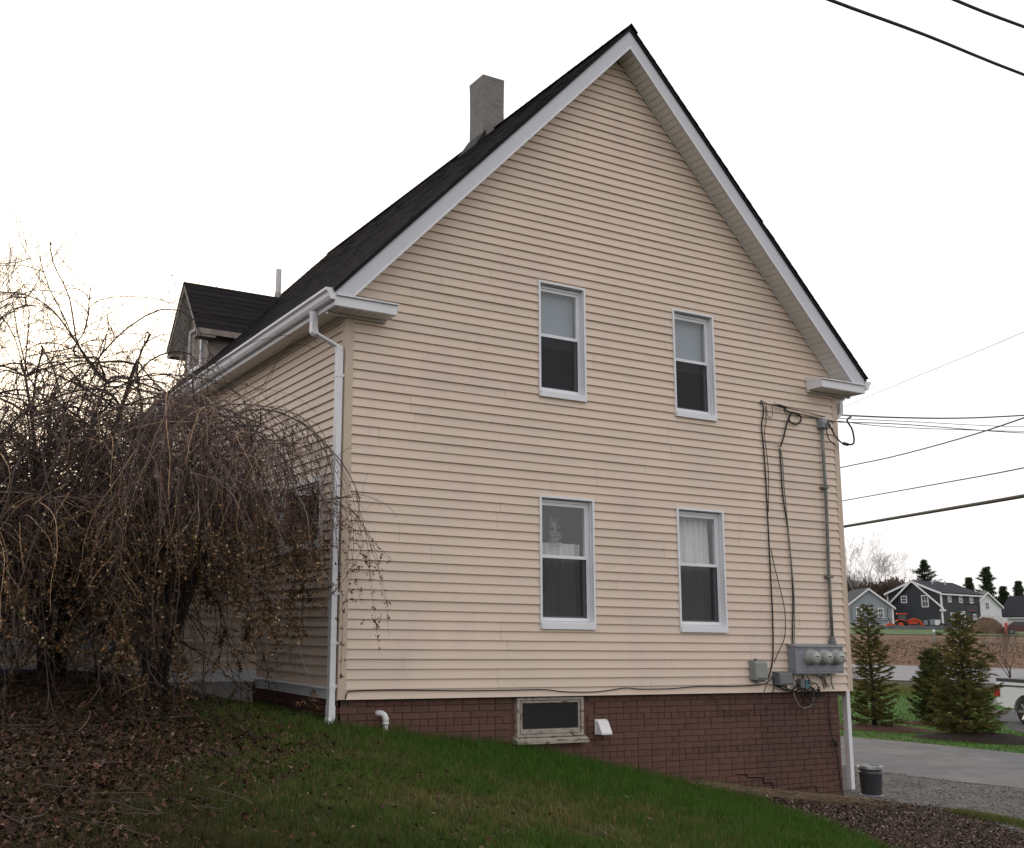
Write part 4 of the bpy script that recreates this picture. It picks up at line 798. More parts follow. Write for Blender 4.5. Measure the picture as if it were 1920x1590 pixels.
P[..., 0] = x0[:, None]+np.cos(a)[:, None]*L[:, None]*t; P[..., 1] = np.minimum(y0[:, None]+np.sin(a)[:, None]*L[:, None]*t*.5+rng.normal(0, .01, (n, 6)), -.01); P[..., 2] = terr(P[..., 0], P[..., 1])+.025+rng.uniform(0, .07, (n, 1))*np.sin(t*3.14)+.01
V, Q = strands(P, np.full((n, 6), .0024)); tag(npmesh('dry_straw', V, quads=Q, m=BARK, color=np.repeat(np.array([[.27,.20,.13]])*rng.uniform(.4, 1.25, (n, 1)), 18, 0)), 'dry straw stalks lying along the foot of the bricks', 'straw', kind='stuff')

# ---- weeping shrubs
def grow(p, d, L, n, grav, noise, upto=0):
    """p,d (S,3), L (S,) -> polyline (S,n,3) bending under gravity"""
    S = len(p); P = np.empty((S, n, 3)); P[:, 0] = p; d = d/np.linalg.norm(d, axis=1, keepdims=True); stp = (L/(n-1))[:, None]; nd = rng.normal(0, 1, (S, 3))
    for k in range(1, n):
        nd = nd*.6+rng.normal(0, 1, (S, 3))*.8
        d = d+np.array([0, 0, -1.])*grav[:, None]*stp+nd*noise*np.sqrt(stp); d /= np.linalg.norm(d, axis=1, keepdims=True); p = p+d*stp; P[:, k] = p
    g = terr(P[..., 0], P[..., 1])+.02; P[..., 2] = np.maximum(P[..., 2], g); return P
def keep_off(P, mn=-.05):
    """keep strands out of the house and the ell"""
    x, y, z = P[..., 0], P[..., 1], P[..., 2]
    bad = ((x > -.06) & (y > -.06) & (z < 4.3)) | ((y > 2.3) & (z < 2.4)) | ((x > -.42) & (y > -.3) & (z > 3.95) & (z < 4.4)) | ((x > -.3) & (y > -.35) & (z > 4.1))
    far_right = (x.max(1) > .22+rng.exponential(.10, len(x)))
    return ~bad.any(1) & ~far_right
def weeping(label, base, top, R_, nb, ns, limbs, seed, grav=2.6, upb=1.0, tw=(.9, 2.3), dark=1.0, tanp=.10, budn=26000, lift=(.45, .95), budlow=2.0, name='weeping_shrub', green=.05, bgrav=1.0, blen=(.7, 1.15), bias=(0, 0), zlo=(.1, .9), bsz=1.0, rmin=.0013, openz=-9, lowp=.33):
    global rng
    rng = np.random.default_rng(seed); rd = random.Random(seed)
    bz = tz(*base); root = thing(name, label, 'shrub', (0, 0, 0)); H = top-bz
    tr = MB(); starts = []
    for k in range(limbs):
        a = 2*math.pi*k/limbs+rd.uniform(-.4, .4); pts = []; r0 = rd.uniform(.025, .05); rr = R_*rd.uniform(.25, .5); hh = H*rd.uniform(*lift)
        for j in range(7):
            t = j/6; pts.append((base[0]+math.cos(a)*(.08+rr*t**1.4)+bias[0]*t*.5+rd.uniform(-.03, .03), base[1]+math.sin(a)*(.08+rr*t**1.4)+bias[1]*t*.5+rd.uniform(-.03, .03), bz-.05+hh*(t**.85)))
        pts = [p if not (p[1] > 2.25) else (p[0], 2.25, p[2]) for p in pts]
        tr.tube(pts, [r0*(1-.6*j/6) for j in range(7)], 7); starts += pts[2:]
    tr.build('stem', TRUNK, root, True)
    S0 = np.array(starts); i = rng.integers(0, len(S0), nb); p = S0[i]; az = rng.uniform(0, 6.283, nb); el = rng.uniform(.1, 1.15, nb)*upb
    d = np.stack([np.cos(az)*np.cos(el)+bias[0]*.3, np.sin(az)*np.cos(el)+bias[1]*.3, np.sin(el)], 1); L = R_*rng.uniform(*blen, nb)*1.45
    B_ = grow(p, d, L, 16, np.full(nb, bgrav)*rng.uniform(.6, 1.3, nb), .35); B_[..., 2] = np.where(B_[..., 2] > top, top-.35*(B_[..., 2]-top), B_[..., 2]); ok = keep_off(B_) & ((B_[:, -1, 2] > openz+.3) | (rng.random(nb) < .12)); B_ = B_[ok]; nb = len(B_)
    rb = np.linspace(.0095, .003, 16)[None]*rng.uniform(.6, 1.5, (nb, 1)); V, Q = strands(B_, rb, 4)
    cb = np.array([[.045,.035,.032]])*rng.uniform(.6, 1.5, (nb, 1))*dark; npmesh('branches', V, quads=Q, m=BARK, parent=root, color=np.repeat(cb, 64, 0), smooth=True)['kind'] = 'stuff'
    i = rng.integers(0, nb, ns); j = rng.integers(4, 15, ns); p = B_[i, j]; d = B_[i, j+1]-B_[i, j]; d /= np.linalg.norm(d, axis=1, keepdims=True)+1e-9
    d = d+rng.normal(0, .45, (ns, 3)); L = np.minimum(rng.uniform(*tw, ns), np.maximum(p[:, 2]-terr(p[:, 0], p[:, 1])-(zlo[0]+(zlo[1]-zlo[0])*rng.random(ns)**.45), .12)+.12); T_ = grow(p, d, L, 13, np.full(ns, grav)*rng.uniform(.5, 1.4, ns), .42); ok = keep_off(T_) & ((T_[:, -1, 2] > openz+rng.normal(0, .22, ns)) | (rng.random(ns) < lowp)); T_ = T_[ok]; ns = len(T_)
    rs = np.linspace(.0036, rmin, 13)[None]*rng.uniform(.7, 1.4, (ns, 1)); V, Q = strands(T_, rs, 3); kind_ = rng.random(ns)[:, None]
    cs = np.where(kind_ < tanp, np.array([.19,.125,.075]), np.where(kind_ < .38, np.array([.085,.066,.058]), np.array([.052,.035,.030])))*rng.uniform(.6, 1.4, (ns, 1))*dark
    npmesh('twigs', V, quads=Q, m=BARK, parent=root, color=np.repeat(cs, 39, 0))['kind'] = 'stuff'
    # short side shoots
    nq = int(ns*1.6); i = rng.integers(0, ns, nq); j = rng.integers(2, 12, nq); p = T_[i, j]; d = rng.normal(0, 1, (nq, 3)); Sh = grow(p, d, rng.uniform(.08, .42, nq), 4, np.full(nq, 1.), .6); Sh = Sh[keep_off(Sh)]; nq = len(Sh)
    V, Q = strands(Sh, np.linspace(rmin*1.2, rmin, 4)[None]*np.ones((nq, 1)), 3); npmesh('side_shoots', V, quads=Q, m=BARK, parent=root, color=np.repeat(np.array([[.06,.045,.038]])*rng.uniform(.6, 1.6, (nq, 1)), 12, 0))['kind'] = 'stuff'
    # buds and small withered leaves along the twigs
    allp = np.concatenate([T_[:, 3:].reshape(-1, 3), Sh[:, 1:].reshape(-1, 3)]); wz = np.clip((budlow-allp[:, 2])/1.2, .10, 1)**1.5; wz /= wz.sum(); i = rng.choice(len(allp), budn, p=wz); p = allp[i]+rng.normal(0, .014 if bsz == 1 else .002, (budn, 3))
    sz = rng.uniform(.008, .021, budn)[:, None]*bsz; a = rng.normal(0, 1, (budn, 3)); a /= np.linalg.norm(a, axis=1, keepdims=True); b = np.cross(a, rng.normal(0, 1, (budn, 3))); b /= np.linalg.norm(b, axis=1, keepdims=True)+1e-9
    V = np.stack([p-a*sz, p+b*sz*.55, p+a*sz, p-b*sz*.55], 1); k_ = rng.random(budn)[:, None]
    cb = np.where(k_ < green, np.array([.09,.11,.025]), np.where(k_ < .18, np.array([.33,.25,.15]), np.where(k_ < .6, np.array([.15,.082,.04]), np.array([.075,.042,.026]))))*rng.uniform(.6, 1.4, (budn, 1))
    npmesh('buds', V, quads=np.arange(budn)[:, None]*4+[0,1,2,3], m=LEAF, parent=root, color=np.repeat(cb, 4, 0))['kind'] = 'stuff'
    return root
weeping('large weeping shrub with bare drooping twigs hanging over the white downspout corner', (-1.75,.5), 3.0, 1.45, 235, 2350, 8, 101, budn=40000, bias=(.22, -.12), grav=3.2, zlo=(.1, 2.0), bgrav=1.35, dark=3.0, tw=(.5, 2.4), openz=1.05, lowp=.27)
weeping('weeping shrub at the left edge, tan arching twigs drooping to the leaf litter', (-3.5,.25), 2.6, 1.45, 220, 2250, 9, 202, tanp=.24, budn=34000, budlow=1.7, zlo=(.1, 1.8), dark=2.9, tw=(.5, 2.3), openz=.9, lowp=.3)
weeping('tallest shrub, wild bare shoots arching against the sky left of the dormer', (-2.6,1.4), 4.5, 2.0, 480, 5200, 10, 303, grav=1.5, upb=.95, tw=(.4, 1.5), bgrav=1.1, blen=(.5, 1.15), budn=12000, budlow=9, green=.3, lift=(.45, .78), tanp=.04, dark=1.5, name='arching_shrub', zlo=(1.2, 2.4), bsz=.6, rmin=.0019)
rng = np.random.default_rng(77)

# ------------------------------------------------------------------ beyond the driveway
def far_thing(name, label, cat, s, t, rot=0, dz=0, group=None):
    x, y = st(s, t); return thing(name, label, cat, (x, y, tz(x, y)+dz), -AZ+R(rot), group)
def spruce(s, t, h, rad, label, seed, tint=(1,1,1), dens=1.0, narrow=1.0):
    r_ = np.random.default_rng(seed); root = far_thing('spruce_tree', label, 'tree', s, t, seed*40, 0, 'young spruces along the driveway')
    MB().tube([(0,0,-.1),(.01,.0,h*.3),(-.01,.01,h*.7),(0,0,h*.97)], [h*.022,h*.018,h*.009,.004], 7).build('trunk', TRUNK, root, True)
    P = []; Rr = []; needles = []; ncol = []
    nb = int(150*dens)
    for k in range(nb):
        u = (k+r_.random())/nb; z0 = h*(.05+.93*u**1.05); L = rad*narrow*(1-u)**.48*r_.uniform(.55, 1.2)+.05; a = k*2.4+r_.uniform(-.5, .5); el = .15+.75*u+r_.normal(0, .08)
        tt = np.linspace(0, 1, 5); rr_ = L*tt; zz = z0+L*tt*math.sin(el)*.6-.16*L*(tt*(1-tt))*2+.10*L*tt**2
        pts = np.stack([rr_*math.cos(a), rr_*math.sin(a), zz], 1); P.append(pts); Rr.append(np.linspace(.009, .003, 5)*(.5+L))
        # side twigs carrying needles
        nt_ = max(5, int(20*L/rad*dens)); 
        for q in range(nt_):
            f = r_.uniform(.12, 1); b0 = np.array([np.interp(f, tt, pts[:, i]) for i in range(3)]); ang = a+r_.choice([-1, 1])*r_.uniform(.3, 1.1); l2 = L*.42*(1.05-f*.6)*r_.uniform(.5, 1.2)+.03
            b1 = b0+np.array([math.cos(ang)*l2, math.sin(ang)*l2, l2*r_.uniform(-.25, .3)])
            m = int(26+70*l2/.3); w_ = r_.random((m, 1)); c0 = b0+(b1-b0)*w_; d = (b1-b0)/(l2+1e-6)*.5+r_.normal(0, .55, (m, 3)); d /= np.linalg.norm(d, axis=1, keepdims=True); nl = r_.uniform(.025, .05, (m, 1))
            side = np.cross(d, r_.normal(0, 1, (m, 3))); side /= np.linalg.norm(side, axis=1, keepdims=True)+1e-9
            needles.append(np.stack([c0-side*.006, c0+side*.006, c0+d*nl], 1)); base = np.array([.115,.115,.034]) if r_.random() < .6 else np.array([.16,.135,.04])
            ncol.append(np.repeat((base*r_.uniform(.55, 1.4)*np.array(tint))[None], m*3, 0))
    V, Q = strands(np.array(P), np.array(Rr), 4); npmesh('branches', V, quads=Q, m=BARK, parent=root, color=np.tile([.03,.024,.018], (len(V), 1)))['kind'] = 'stuff'
    V = np.concatenate(needles).reshape(-1, 3); npmesh('foliage', V, tris=np.arange(len(V)).reshape(-1, 3), m=NEEDLE, parent=root, color=np.concatenate(ncol))['kind'] = 'stuff'
spruce(28.0, -1.48, 2.95, .56, 'slim young spruce nearest the house corner, spiky bare tip', 1, dens=.8)
spruce(26.6, .42, 2.75, .70, 'broad young spruce in front of the white pickup', 2, dens=.95)
spruce(30.4, -.2, 1.9, .5, 'small dark spruce half hidden behind the broad one', 3, tint=(.6,.75,.7))
def mound(name, s, t, rx, ry, hh, m_, label, cat, seed, ext=True):
    r_ = random.Random(seed); root = None; n = 28; rings = 6; V = [(0,0,hh)]; F = []
    for j in range(1, rings+1):
        for k in range(n):
            a = 2*math.pi*k/n; q = j/rings*(1+r_.uniform(-.07, .07)); V.append((rx*q*math.cos(a), ry*q*math.sin(a), hh*max(0, 1-q*q)**1.0*(1+r_.uniform(-.15, .15))-(.02 if j == rings else 0)))
    for k in range(n): F.append((0, 1+k, 1+(k+1) % n))
    for j in range(rings-1):
        for k in range(n): a = 1+j*n+k; b = 1+j*n+(k+1) % n; F.append((a, a+n, b+n, b))
    o = MB().add(V, F).build(name, m_, smooth=True); x, y = st(s, t); o.location = (x, y, tz(x, y)+.012); o.rotation_euler = (0, 0, -AZ); return tag(o, label, cat)
mound('mulch_ring', 28.0, -1.4, 1.35, .95, .10, REDMULCH, 'red-brown mulch ring under the slim spruce', 'mulch', 1)
mound('mulch_ring', 26.45, .75, 1.5, .85, .16, DARKMULCH, 'almost black mulch ring under the broad spruce', 'mulch', 2)
mound('mulch_ring', 30.3, -.15, 1.0, .6, .10, REDMULCH, 'red-brown mulch ring under the small dark spruce', 'mulch', 3)
def bare_tree(name, label, s, t, h, seed, colr, spread=1.0, levels=5, r0=None, group=None, dz=0, n0=3, cat='tree', twig=.012, xy=None):
    r_ = random.Random(seed); root = far_thing(name, label, cat, s, t, 0, dz, group) if xy is None else thing(name, label, cat, (xy[0], xy[1], tz(*xy)))
    r0 = r0 or h*.016; segs = {}
    def br(p, d, L, r, lv):
        pts = [p]; rad = [r]; n = 5
        for k in range(n):
            d = (d+Vector((r_.gauss(0,.13), r_.gauss(0,.13), r_.gauss(0,.08)+.05*(lv > 1)))).normalized(); p = p+d*L/n; pts.append(p.copy()); rad.append(max(r*(1-.45*(k+1)/n), twig*.4))
        segs.setdefault(min(lv, 9), []).append((pts, rad))
        if lv >= levels: return
        m = n0 if lv == 0 else r_.choice((2, 3, 3, 4))
        for q in range(m):
            i = r_.randint(2, n) if q else n; a = r_.uniform(0, 6.28); sp = r_.uniform(.35, .85)*spread
            o = d.orthogonal().normalized(); o.rotate(Matrix.Rotation(a, 3, d)); d2 = (d*math.cos(sp)+o*math.sin(sp)+Vector((0,0,.12))).normalized()
            br(pts[i], d2, L*r_.uniform(.6, .85), rad[i]*r_.uniform(.55, .8), lv+1)
    br(Vector((0,0,-.1)), Vector((r_.uniform(-.05,.05), r_.uniform(-.05,.05), 1)), h*.3, r0, 0)
    tm = mat(name+'_bark', colr, .85, var=.25, scale=3)
    mb1 = MB(); mb2 = MB()
    for lv, L in segs.items():
        for pts, rad in L: (mb1 if lv < 2 else mb2).tube(pts, rad, 6 if lv < 2 else 3, False)
    mb1.build('trunk', tm, root, True); o = mb2.build('crown', tm, root); o['kind'] = 'stuff'; return root
bare_tree('birch_tree', 'wide spreading pale bare birch behind the two grey houses', 225, -8.0, 21, 5, (.42,.39,.37), 1.05, 6, .24, 'bare birches', n0=4, twig=.03, dz=.5)
bare_tree('birch_tree', 'pale bare birch rising beside the house corner, left of the spreading one', 215, -13.6, 17.5, 9, (.38,.36,.34), .75, 6, .2, 'bare birches', n0=3, twig=.03, dz=.5)
bare_tree('birch_tree', 'slender bare birch between the two larger birches', 235, -11, 15.5, 14, (.26,.24,.23), .7, 6, .16, 'bare birches', n0=3, twig=.03, dz=.5)
bare_tree('bare_tree', 'small bare roadside tree behind the pickup at the right edge', 43.5, 2.15, 3.1, 21, (.07,.055,.048), .8, 5, .04, 'bare roadside saplings', n0=4, twig=.006)
bare_tree('bare_tree', 'leafless bush before the road between slim and broad spruce', 43.8, -1.0, 1.55, 22, (.08,.062,.055), 1.1, 5, .02, 'bare roadside saplings', n0=5, twig=.005, cat='shrub')
bare_tree('bare_tree', 'leafless bush by the road just left of the broad spruce', 42.5, -.45, 1.35, 23, (.07,.055,.048), 1.1, 5, .018, 'bare roadside saplings', n0=5, twig=.005, cat='shrub')
bare_tree('bare_tree', 'thin leafless bush by the road next to the house corner', 42, -2.9, 1.2, 26, (.09,.065,.05), 1.1, 5, .018, 'bare roadside saplings', n0=5, twig=.005, cat='shrub')
bare_tree('bare_tree', 'bare tree outside the left edge reaching thin twigs into the sky', 0, 0, 11.5, 31, (.075,.06,.055), .85, 6, .13, n0=4, twig=.009, xy=(-3.3, 9.2))
def pine(label, s, t, h, rad, seed, colr=(.032,.048,.02), trunk=.22):
    r_ = np.random.default_rng(seed); root = far_thing('pine_tree', label, 'tree', s, t, 0, .3, 'pines behind the far houses'); MB().tube([(0,0,-.3),(.1,0,h*.5),(0,0,h*.96)], [.28,.18,.04], 7).build('trunk', TRUNK, root, True)
    V = []; C = []
    for k in range(64):
        u = trunk+(1-trunk)*((k+r_.random())/64); a = k*2.4+r_.uniform(-.4, .4); L = rad*(.10+1.05*((1-u)/(1-trunk))**.9)*r_.uniform(.35, 1.35)*(1.15 if (k//9) % 2 else .75)
        for q in range(8):
            f = .2+.85*(q+r_.random())/8; c0 = np.array([math.cos(a)*L*f, math.sin(a)*L*f, h*u+L*f*.30*f+r_.normal(0, .08)]); m = 30; p = c0+r_.normal(0, 1, (m, 3))*np.array([.24,.24,.10])*(1.25-f*.5)
            d = r_.normal(0, 1, (m, 3))+np.array([0,0,.9]); d /= np.linalg.norm(d, axis=1, keepdims=True); sd_ = np.cross(d, r_.normal(0, 1, (m, 3))); sd_ /= np.linalg.norm(sd_, axis=1, keepdims=True)+1e-9
            V.append(np.stack([p-sd_*.045, p+sd_*.045, p+d*.30], 1)); C.append(np.repeat((np.array(colr)*r_.uniform(.5, 1.6))[None], m*3, 0))
    V = np.concatenate(V).reshape(-1, 3); npmesh('crown', V, tris=np.arange(len(V)).reshape(-1, 3), m=NEEDLE, parent=root, color=np.concatenate(C))['kind'] = 'stuff'
pine('dark pine rising behind the dark grey house ridge', 225, -1.6, 12.5, 3.9, 41)
pine('tall pine behind the white house, tallest of the right-hand pines', 225, 8.6, 11.0, 2.9, 42)
pine('small pointed pine left of the tall one behind the white house', 222, 5.6, 9.0, 1.4, 43)
pine('low pine right of the tall one above the white house gable', 235, 11.6, 7.8, 1.9, 44)
pine('slim pale green pine between the low pine and the right edge', 235, 14.2, 8.8, 1.5, 45, (.035,.05,.025))
pine('pine cut by the right edge of the picture', 225, 16.4, 11, 2.6, 46)
def far_wood(name, s, t0, t1, h0, h1, colr, n, seed, label):
    r_ = np.random.default_rng(seed); t = r_.uniform(t0, t1, n); ss = s+r_.uniform(-6, 6, n); x = CX+ss*SA+t*CA; y = CY+ss*CA-t*SA; z = terr(x, y); hh = (h0+(h1-h0)*(vnoise(t, ss, .9, seed)*.5+.5))*r_.uniform(.5, 1.05, n); L = np.minimum(hh, r_.uniform(.8, 3, n))
    P = np.empty((n, 4, 3)); k = np.linspace(0, 1, 4); lean = r_.normal(0, .28, (n, 2)); top = z+hh
    P[..., 0] = x[:, None]+lean[:, :1]*L[:, None]*k; P[..., 1] = y[:, None]+lean[:, 1:]*L[:, None]*k; P[..., 2] = (top-L)[:, None]+L[:, None]*k
    V, Q = strands(P, np.linspace(.11, .05, 4)[None]*np.ones((n, 1)), 3); tag(npmesh(name, V, quads=Q, m=BARK, color=np.repeat(np.array([colr])*r_.uniform(.5, 1.5, (n, 1)), 12, 0)), label, 'woods', kind='stuff')
far_wood('leafless_woodland', 222, -18, 0, 6.0, 10.5, (.12,.088,.072), 8000, 51, 'brown leafless woodland behind the grey houses')
far_wood('leafless_woodland', 245, 4, 24, 4.0, 8.0, (.07,.058,.046), 8000, 52, 'dark leafless woodland behind the white house')
def brush():
    r_ = np.random.default_rng(61); n = 5200; s = r_.uniform(57, 100, n)**1.0; t = r_.uniform(-14, 14, n); x = CX+s*SA+t*CA; y = CY+s*CA-t*SA; z = terr(x, y); hh = r_.uniform(.03, .14, n)*(1+2.2*(vnoise(x, y, .25, 5) > .3)); k = np.linspace(0, 1, 3); P = np.empty((n, 3, 3)); ln = r_.normal(0, 1.1, (n, 2))
    P[..., 0] = x[:, None]+ln[:, :1]*hh[:, None]*k; P[..., 1] = y[:, None]+ln[:, 1:]*hh[:, None]*k; P[..., 2] = z[:, None]+hh[:, None]*k
    V, Q = strands(P, np.full((n, 3), .014), 3); pal = np.array([[.075,.042,.024],[.095,.062,.034],[.055,.032,.02],[.07,.055,.022]]); tag(npmesh('field_brush', V, quads=Q, m=BARK, color=np.repeat(pal[r_.integers(0, 4, n)], 9, 0)), 'low dry brush on the brown slope beyond the street', 'brush', kind='stuff')
brush()

# ---- far houses
def gable_house(label, s, t, rot, wd, dp, eave, apex, wallm, roofm, trimm, wins, base_h=.35, side_wins=(), overhang=.35, extra=None, dz=0):
    root = far_thing('far_house', label, 'house', s, t, rot, dz); h2 = wd/2
    MB().prism([(-h2,base_h),(h2,base_h),(h2,eave),(0,apex),(-h2,eave)], 0, dp).build('wall', wallm, root)
    MB().box(-h2+.05, h2-.05, .05, dp-.05, -1.2, base_h).build('foundation', mat('far_foundation', (.42,.41,.38), .9), root)
    sl_ = (apex-eave)/h2; rf = None
    for sg in (-1, 1):
        ex = sg*(h2+overhang); ez = apex-sl_*(h2+overhang)
        r_ = MB().prism([(0,apex+.05),(ex,ez+.05),(ex,ez+.25),(0,apex+.25)], -overhang, dp+overhang).build('roof', roofm, root)
        MB().prism([(0,apex-.12),(ex,ez-.12),(ex,ez+.2),(0,apex+.2)], -overhang-.06, -overhang-.005).build('rake_trim', trimm, r_)
        MB().box(min(ex, ex-sg*.08)+sg*.04, max(ex, ex-sg*.08)+sg*.04, -overhang, dp+overhang, ez-.12, ez+.08).build('eave_trim', trimm, r_)
        MB().box(sg*h2-.12, sg*h2+.12, -.03, .1, base_h, eave).build('corner_board', trimm, root)
    def win(face, u, z0, w_, hh, sash=True):
        m_ = lambda b: b.xf(Matrix(((0,-1,0,h2),(1,0,0,0),(0,0,1,0),(0,0,0,1)))) if face == 'r' else (b.xf(Matrix(((0,1,0,-h2),(-1,0,0,0),(0,0,1,0),(0,0,0,1))) @ Matrix.Translation((0,0,0))) if face == 'l' else b)
        if face == 'l': u = -u
        f = m_(MB().ring(u-w_/2, u+w_/2, z0, z0+hh, .13, -.06, .02)).build('window', trimm, root)
        m_(MB().box(u-w_/2+.1, u+w_/2-.1, -.02, .0, z0+.1, z0+hh-.1)).build('pane', FARGLASS, f)
        g = MB(); g.box(u-.02, u+.02, -.04, -.021, z0+.1, z0+hh-.1); g.box(u-w_/2+.1, u+w_/2-.1, -.045, -.0215, z0+hh/2-.04, z0+hh/2+.04); m_(g).build('muntin', trimm, f)
    for a in wins: win('f', *a)
    for fc, *a in side_wins: win(fc, *a)
    return root, h2
FARGLASS = mat('far_window_glass', (.045,.05,.055), .15, spec=.5, var=.1)
LGREY = mat('pale_grey_siding', (.27,.29,.32), .7, var=.05, scale=.6); DGREY = mat('charcoal_siding', (.042,.044,.052), .7, var=.06, scale=.6); WSID = mat('white_siding', (.68,.68,.7), .7, var=.04)
RDARK = mat('dark_slate_roof', (.035,.036,.04), .9, var=.15, scale=1); RGREY = mat('grey_roof', (.14,.14,.145), .9, var=.15, scale=1); RNAVY = mat('blue_black_roof', (.022,.022,.03), .9, var=.15, scale=1)
g1, _ = gable_house('pale grey single-storey house with white trim seen past the corner', 175, -9.0, 18, 6.6, 9, 3.1, 5.7, LGREY, RDARK, WHITE, [(-1.5,1.55,.8,1.5),(1.6,1.45,.8,1.5)], base_h=.55)
cb = MB(); cb.box(-2.6, -2.52, -.06, -.005, 1.1, 2.9); cb.box(2.52, 2.6, -.06, -.005, 1.1, 2.9); cb.box(-2.52, 2.52, -.06, -.005, 1.02, 1.1); cb.build('wall_cable', mat('far_cable', (.08,.085,.09), .7), g1)
MB().box(.9, 1.3, -.1, -.005, .2, .45).build('basement_vent', FARGLASS, g1)
d1, dh = gable_house('charcoal grey two-storey house with white rakes forming an A on its gable', 178, -2.95, -30, 8.4, 10.5, 5.15, 6.9, DGREY, RNAVY, WHITE, [(-1.55,3.75,.95,1.1),(1.75,3.1,1.1,1.8)], base_h=.35,
    side_wins=[('r',2.2,3.85,.9,1.1),('r',5.2,3.85,.9,1.1),('r',8.1,3.85,.9,1.1),('r',2.6,.95,.95,1.4),('r',8.6,.85,.95,1.4)])
for sg in (-1, 1):
    MB().prism([(0,6.86),(sg*4.75,2.65),(sg*4.75,2.98),(0,7.2)], -.42, -.36).build('rake_trim', WHITE, d1)
    MB().prism([(0,6.8),(sg*4.7,2.63),(sg*4.7,2.8),(0,6.97)], -.36, .0).build('rake_soffit', DGREY, d1)
    MB().box(min(sg*4.1, sg*4.8), max(sg*4.1, sg*4.8), -.45, .1, 2.5, 2.75).build('cornice_return', WHITE, d1)
MR = Matrix(((0,-1,0,4.2),(1,0,0,0),(0,0,1,0),(0,0,0,1)))
dr = MB().ring(4.9, 6.2, .3, 2.6, .15, -.06, .02).xf(MR).build('door', WHITE, d1); MB().box(5.05, 6.05, -.03, .0, .3, 2.45).xf(MR).build('door_leaf', mat('white_door', (.6,.6,.6), .5), dr); MB().box(5.25, 5.85, -.04, -.031, 1.1, 2.2).xf(MR).build('pane', FARGLASS, dr)
MB().box(-.02, 11, -.12, -.004, -.6, .34).xf(MR).build('deck_skirt', mat('tan_foundation', (.32,.29,.22), .9), d1)
for x_, z_, w_, h_, m_ in ((2.4,.5,.8,.8,GREYMETAL), (3.2,.5,.7,.75,WHITE), (1.5,.5,.55,.7,GREYMETAL)): MB().box(x_, x_+w_, -.3, -.002, z_, z_+h_).build('utility_cabinet', m_, d1)
for yy in (3.2, 6.6): MB().cyl((1.2,yy,6.3),(1.2,yy,7.25), .1, n=8).build('roof_vent', mat('pale_vent', (.5,.5,.5), .6), d1)
gable_house('white house with grey roof right of the charcoal house', 205, 7.6, 42, 5.4, 9, 3.9, 6.1, WSID, RGREY, WHITE, [(.0,3.3,.85,1.3),(.4,.95,.85,1.5)], base_h=.3)
gable_house('dark roofed house cut by the right edge behind the red car', 215, 21.5, 60, 8, 11, 2.4, 5.8, WSID, RNAVY, WHITE, [(0,.9,.9,1.3)], base_h=.2)
mound('gravel_pile', 168, 6.7, 3.4, 2, 1.9, mat('pale_grey_heap', (.36,.35,.34), .95, var=.12, scale=1.2), 'pale grey heap in front of the white house', 'heap', 5)
mound('dirt_pile', 140, 4.95, 2.3, 1.7, 1.75, mat('brown_dirt_heap', (.10,.065,.04), .95, var=.3, scale=1.5, bump=.6, bscale=3, bdist=.2), 'brown dirt pile before the white house', 'dirt pile', 6)
rw = far_thing('retaining_wall', 'low grey block wall along the yard in front of the charcoal house', 'wall', 160, -1.6)
RWM = mat('grey_wall_block', (.13,.13,.14), .9, var=.2, scale=3, rnd=.15)
for k in range(13): MB().box(-5.2+k*.8, -5.2+k*.8+.77, 0, .4, -.3, .55+.04*(k % 3)).build('block', RWM, rw)
# tractor
tr = far_thing('tractor', 'orange compact tractor with cab and front loader parked before the charcoal house', 'tractor', 163, -3.9, 8)
ORG = mat('orange_paint', (.55,.06,.015), .4, var=.1, scale=2); TYRE = mat('black_tyre', (.02,.02,.02), .85); TGL = FARGLASS
def wheel(par, x, y, r, wd_, rim, rm):
    ty = MB().tube([(x,y-wd_/2,r),(x,y-wd_*.45,r),(x,y+wd_*.45,r),(x,y+wd_/2,r)], [r*.86,r,r,r*.86], 24).build('wheel', TYRE, par, False); MB().tube([(x,y-wd_/2-.02,r),(x,y+wd_/2+.02,r)], rim, 18).build('rim', rm, ty); return ty
for yy in (-.6, .6): wheel(tr, -.7, yy, .62, .35, .34, ORG); wheel(tr, 1.05, yy*.9, .40, .25, .22, ORG)
MB().add([(.1,-.32,.7),(1.5,-.28,.7),(1.5,.28,.7),(.1,.32,.7),(.1,-.32,1.35),(1.45,-.25,1.2),(1.45,.25,1.2),(.1,.32,1.35)], [(0,1,5,4),(1,2,6,5),(2,3,7,6),(3,0,4,7),(4,5,6,7),(3,2,1,0)]).build('hood', ORG, tr)
MB().box(-1.0, .3, -.35, .35, .5, .85).build('chassis', TYRE, tr); cabm = MB(); [cabm.box(a, a+.07, b, b+.07, .85, 2.05) for a in (-.95, .05) for b in (-.55, .48)]; cabm.build('cab_frame', TYRE, tr)
MB().box(-.9, .1, -.52, .52, 1.2, 2.0).build('cab_glass', TGL, tr); MB().prism([(-1.1,2.05),(.3,2.05),(.25,2.2),(-1.05,2.2)], -.65, .65).build('cab_roof', ORG, tr)
for yy in (-.75, .75): MB().prism([(-1.3,.95),(-1.1,1.3),(-.6,1.38),(-.1,1.2),(-.1,1.1),(-.6,1.28),(-1.05,1.2)], yy-.2, yy+.2).build('fender', ORG, tr); MB().tube([(.3,yy*.8,1.2),(1.1,yy*.8,1.45),(1.7,yy*.8,1.2),(2.1,yy*.8,.55)], .09, 6).build('loader_arm', ORG, tr)
MB().prism([(2.0,.1),(2.0,.75),(2.1,.75),(2.2,.25),(2.75,.12),(2.75,.05)], -.85, .85).build('loader_bucket', ORG, tr)
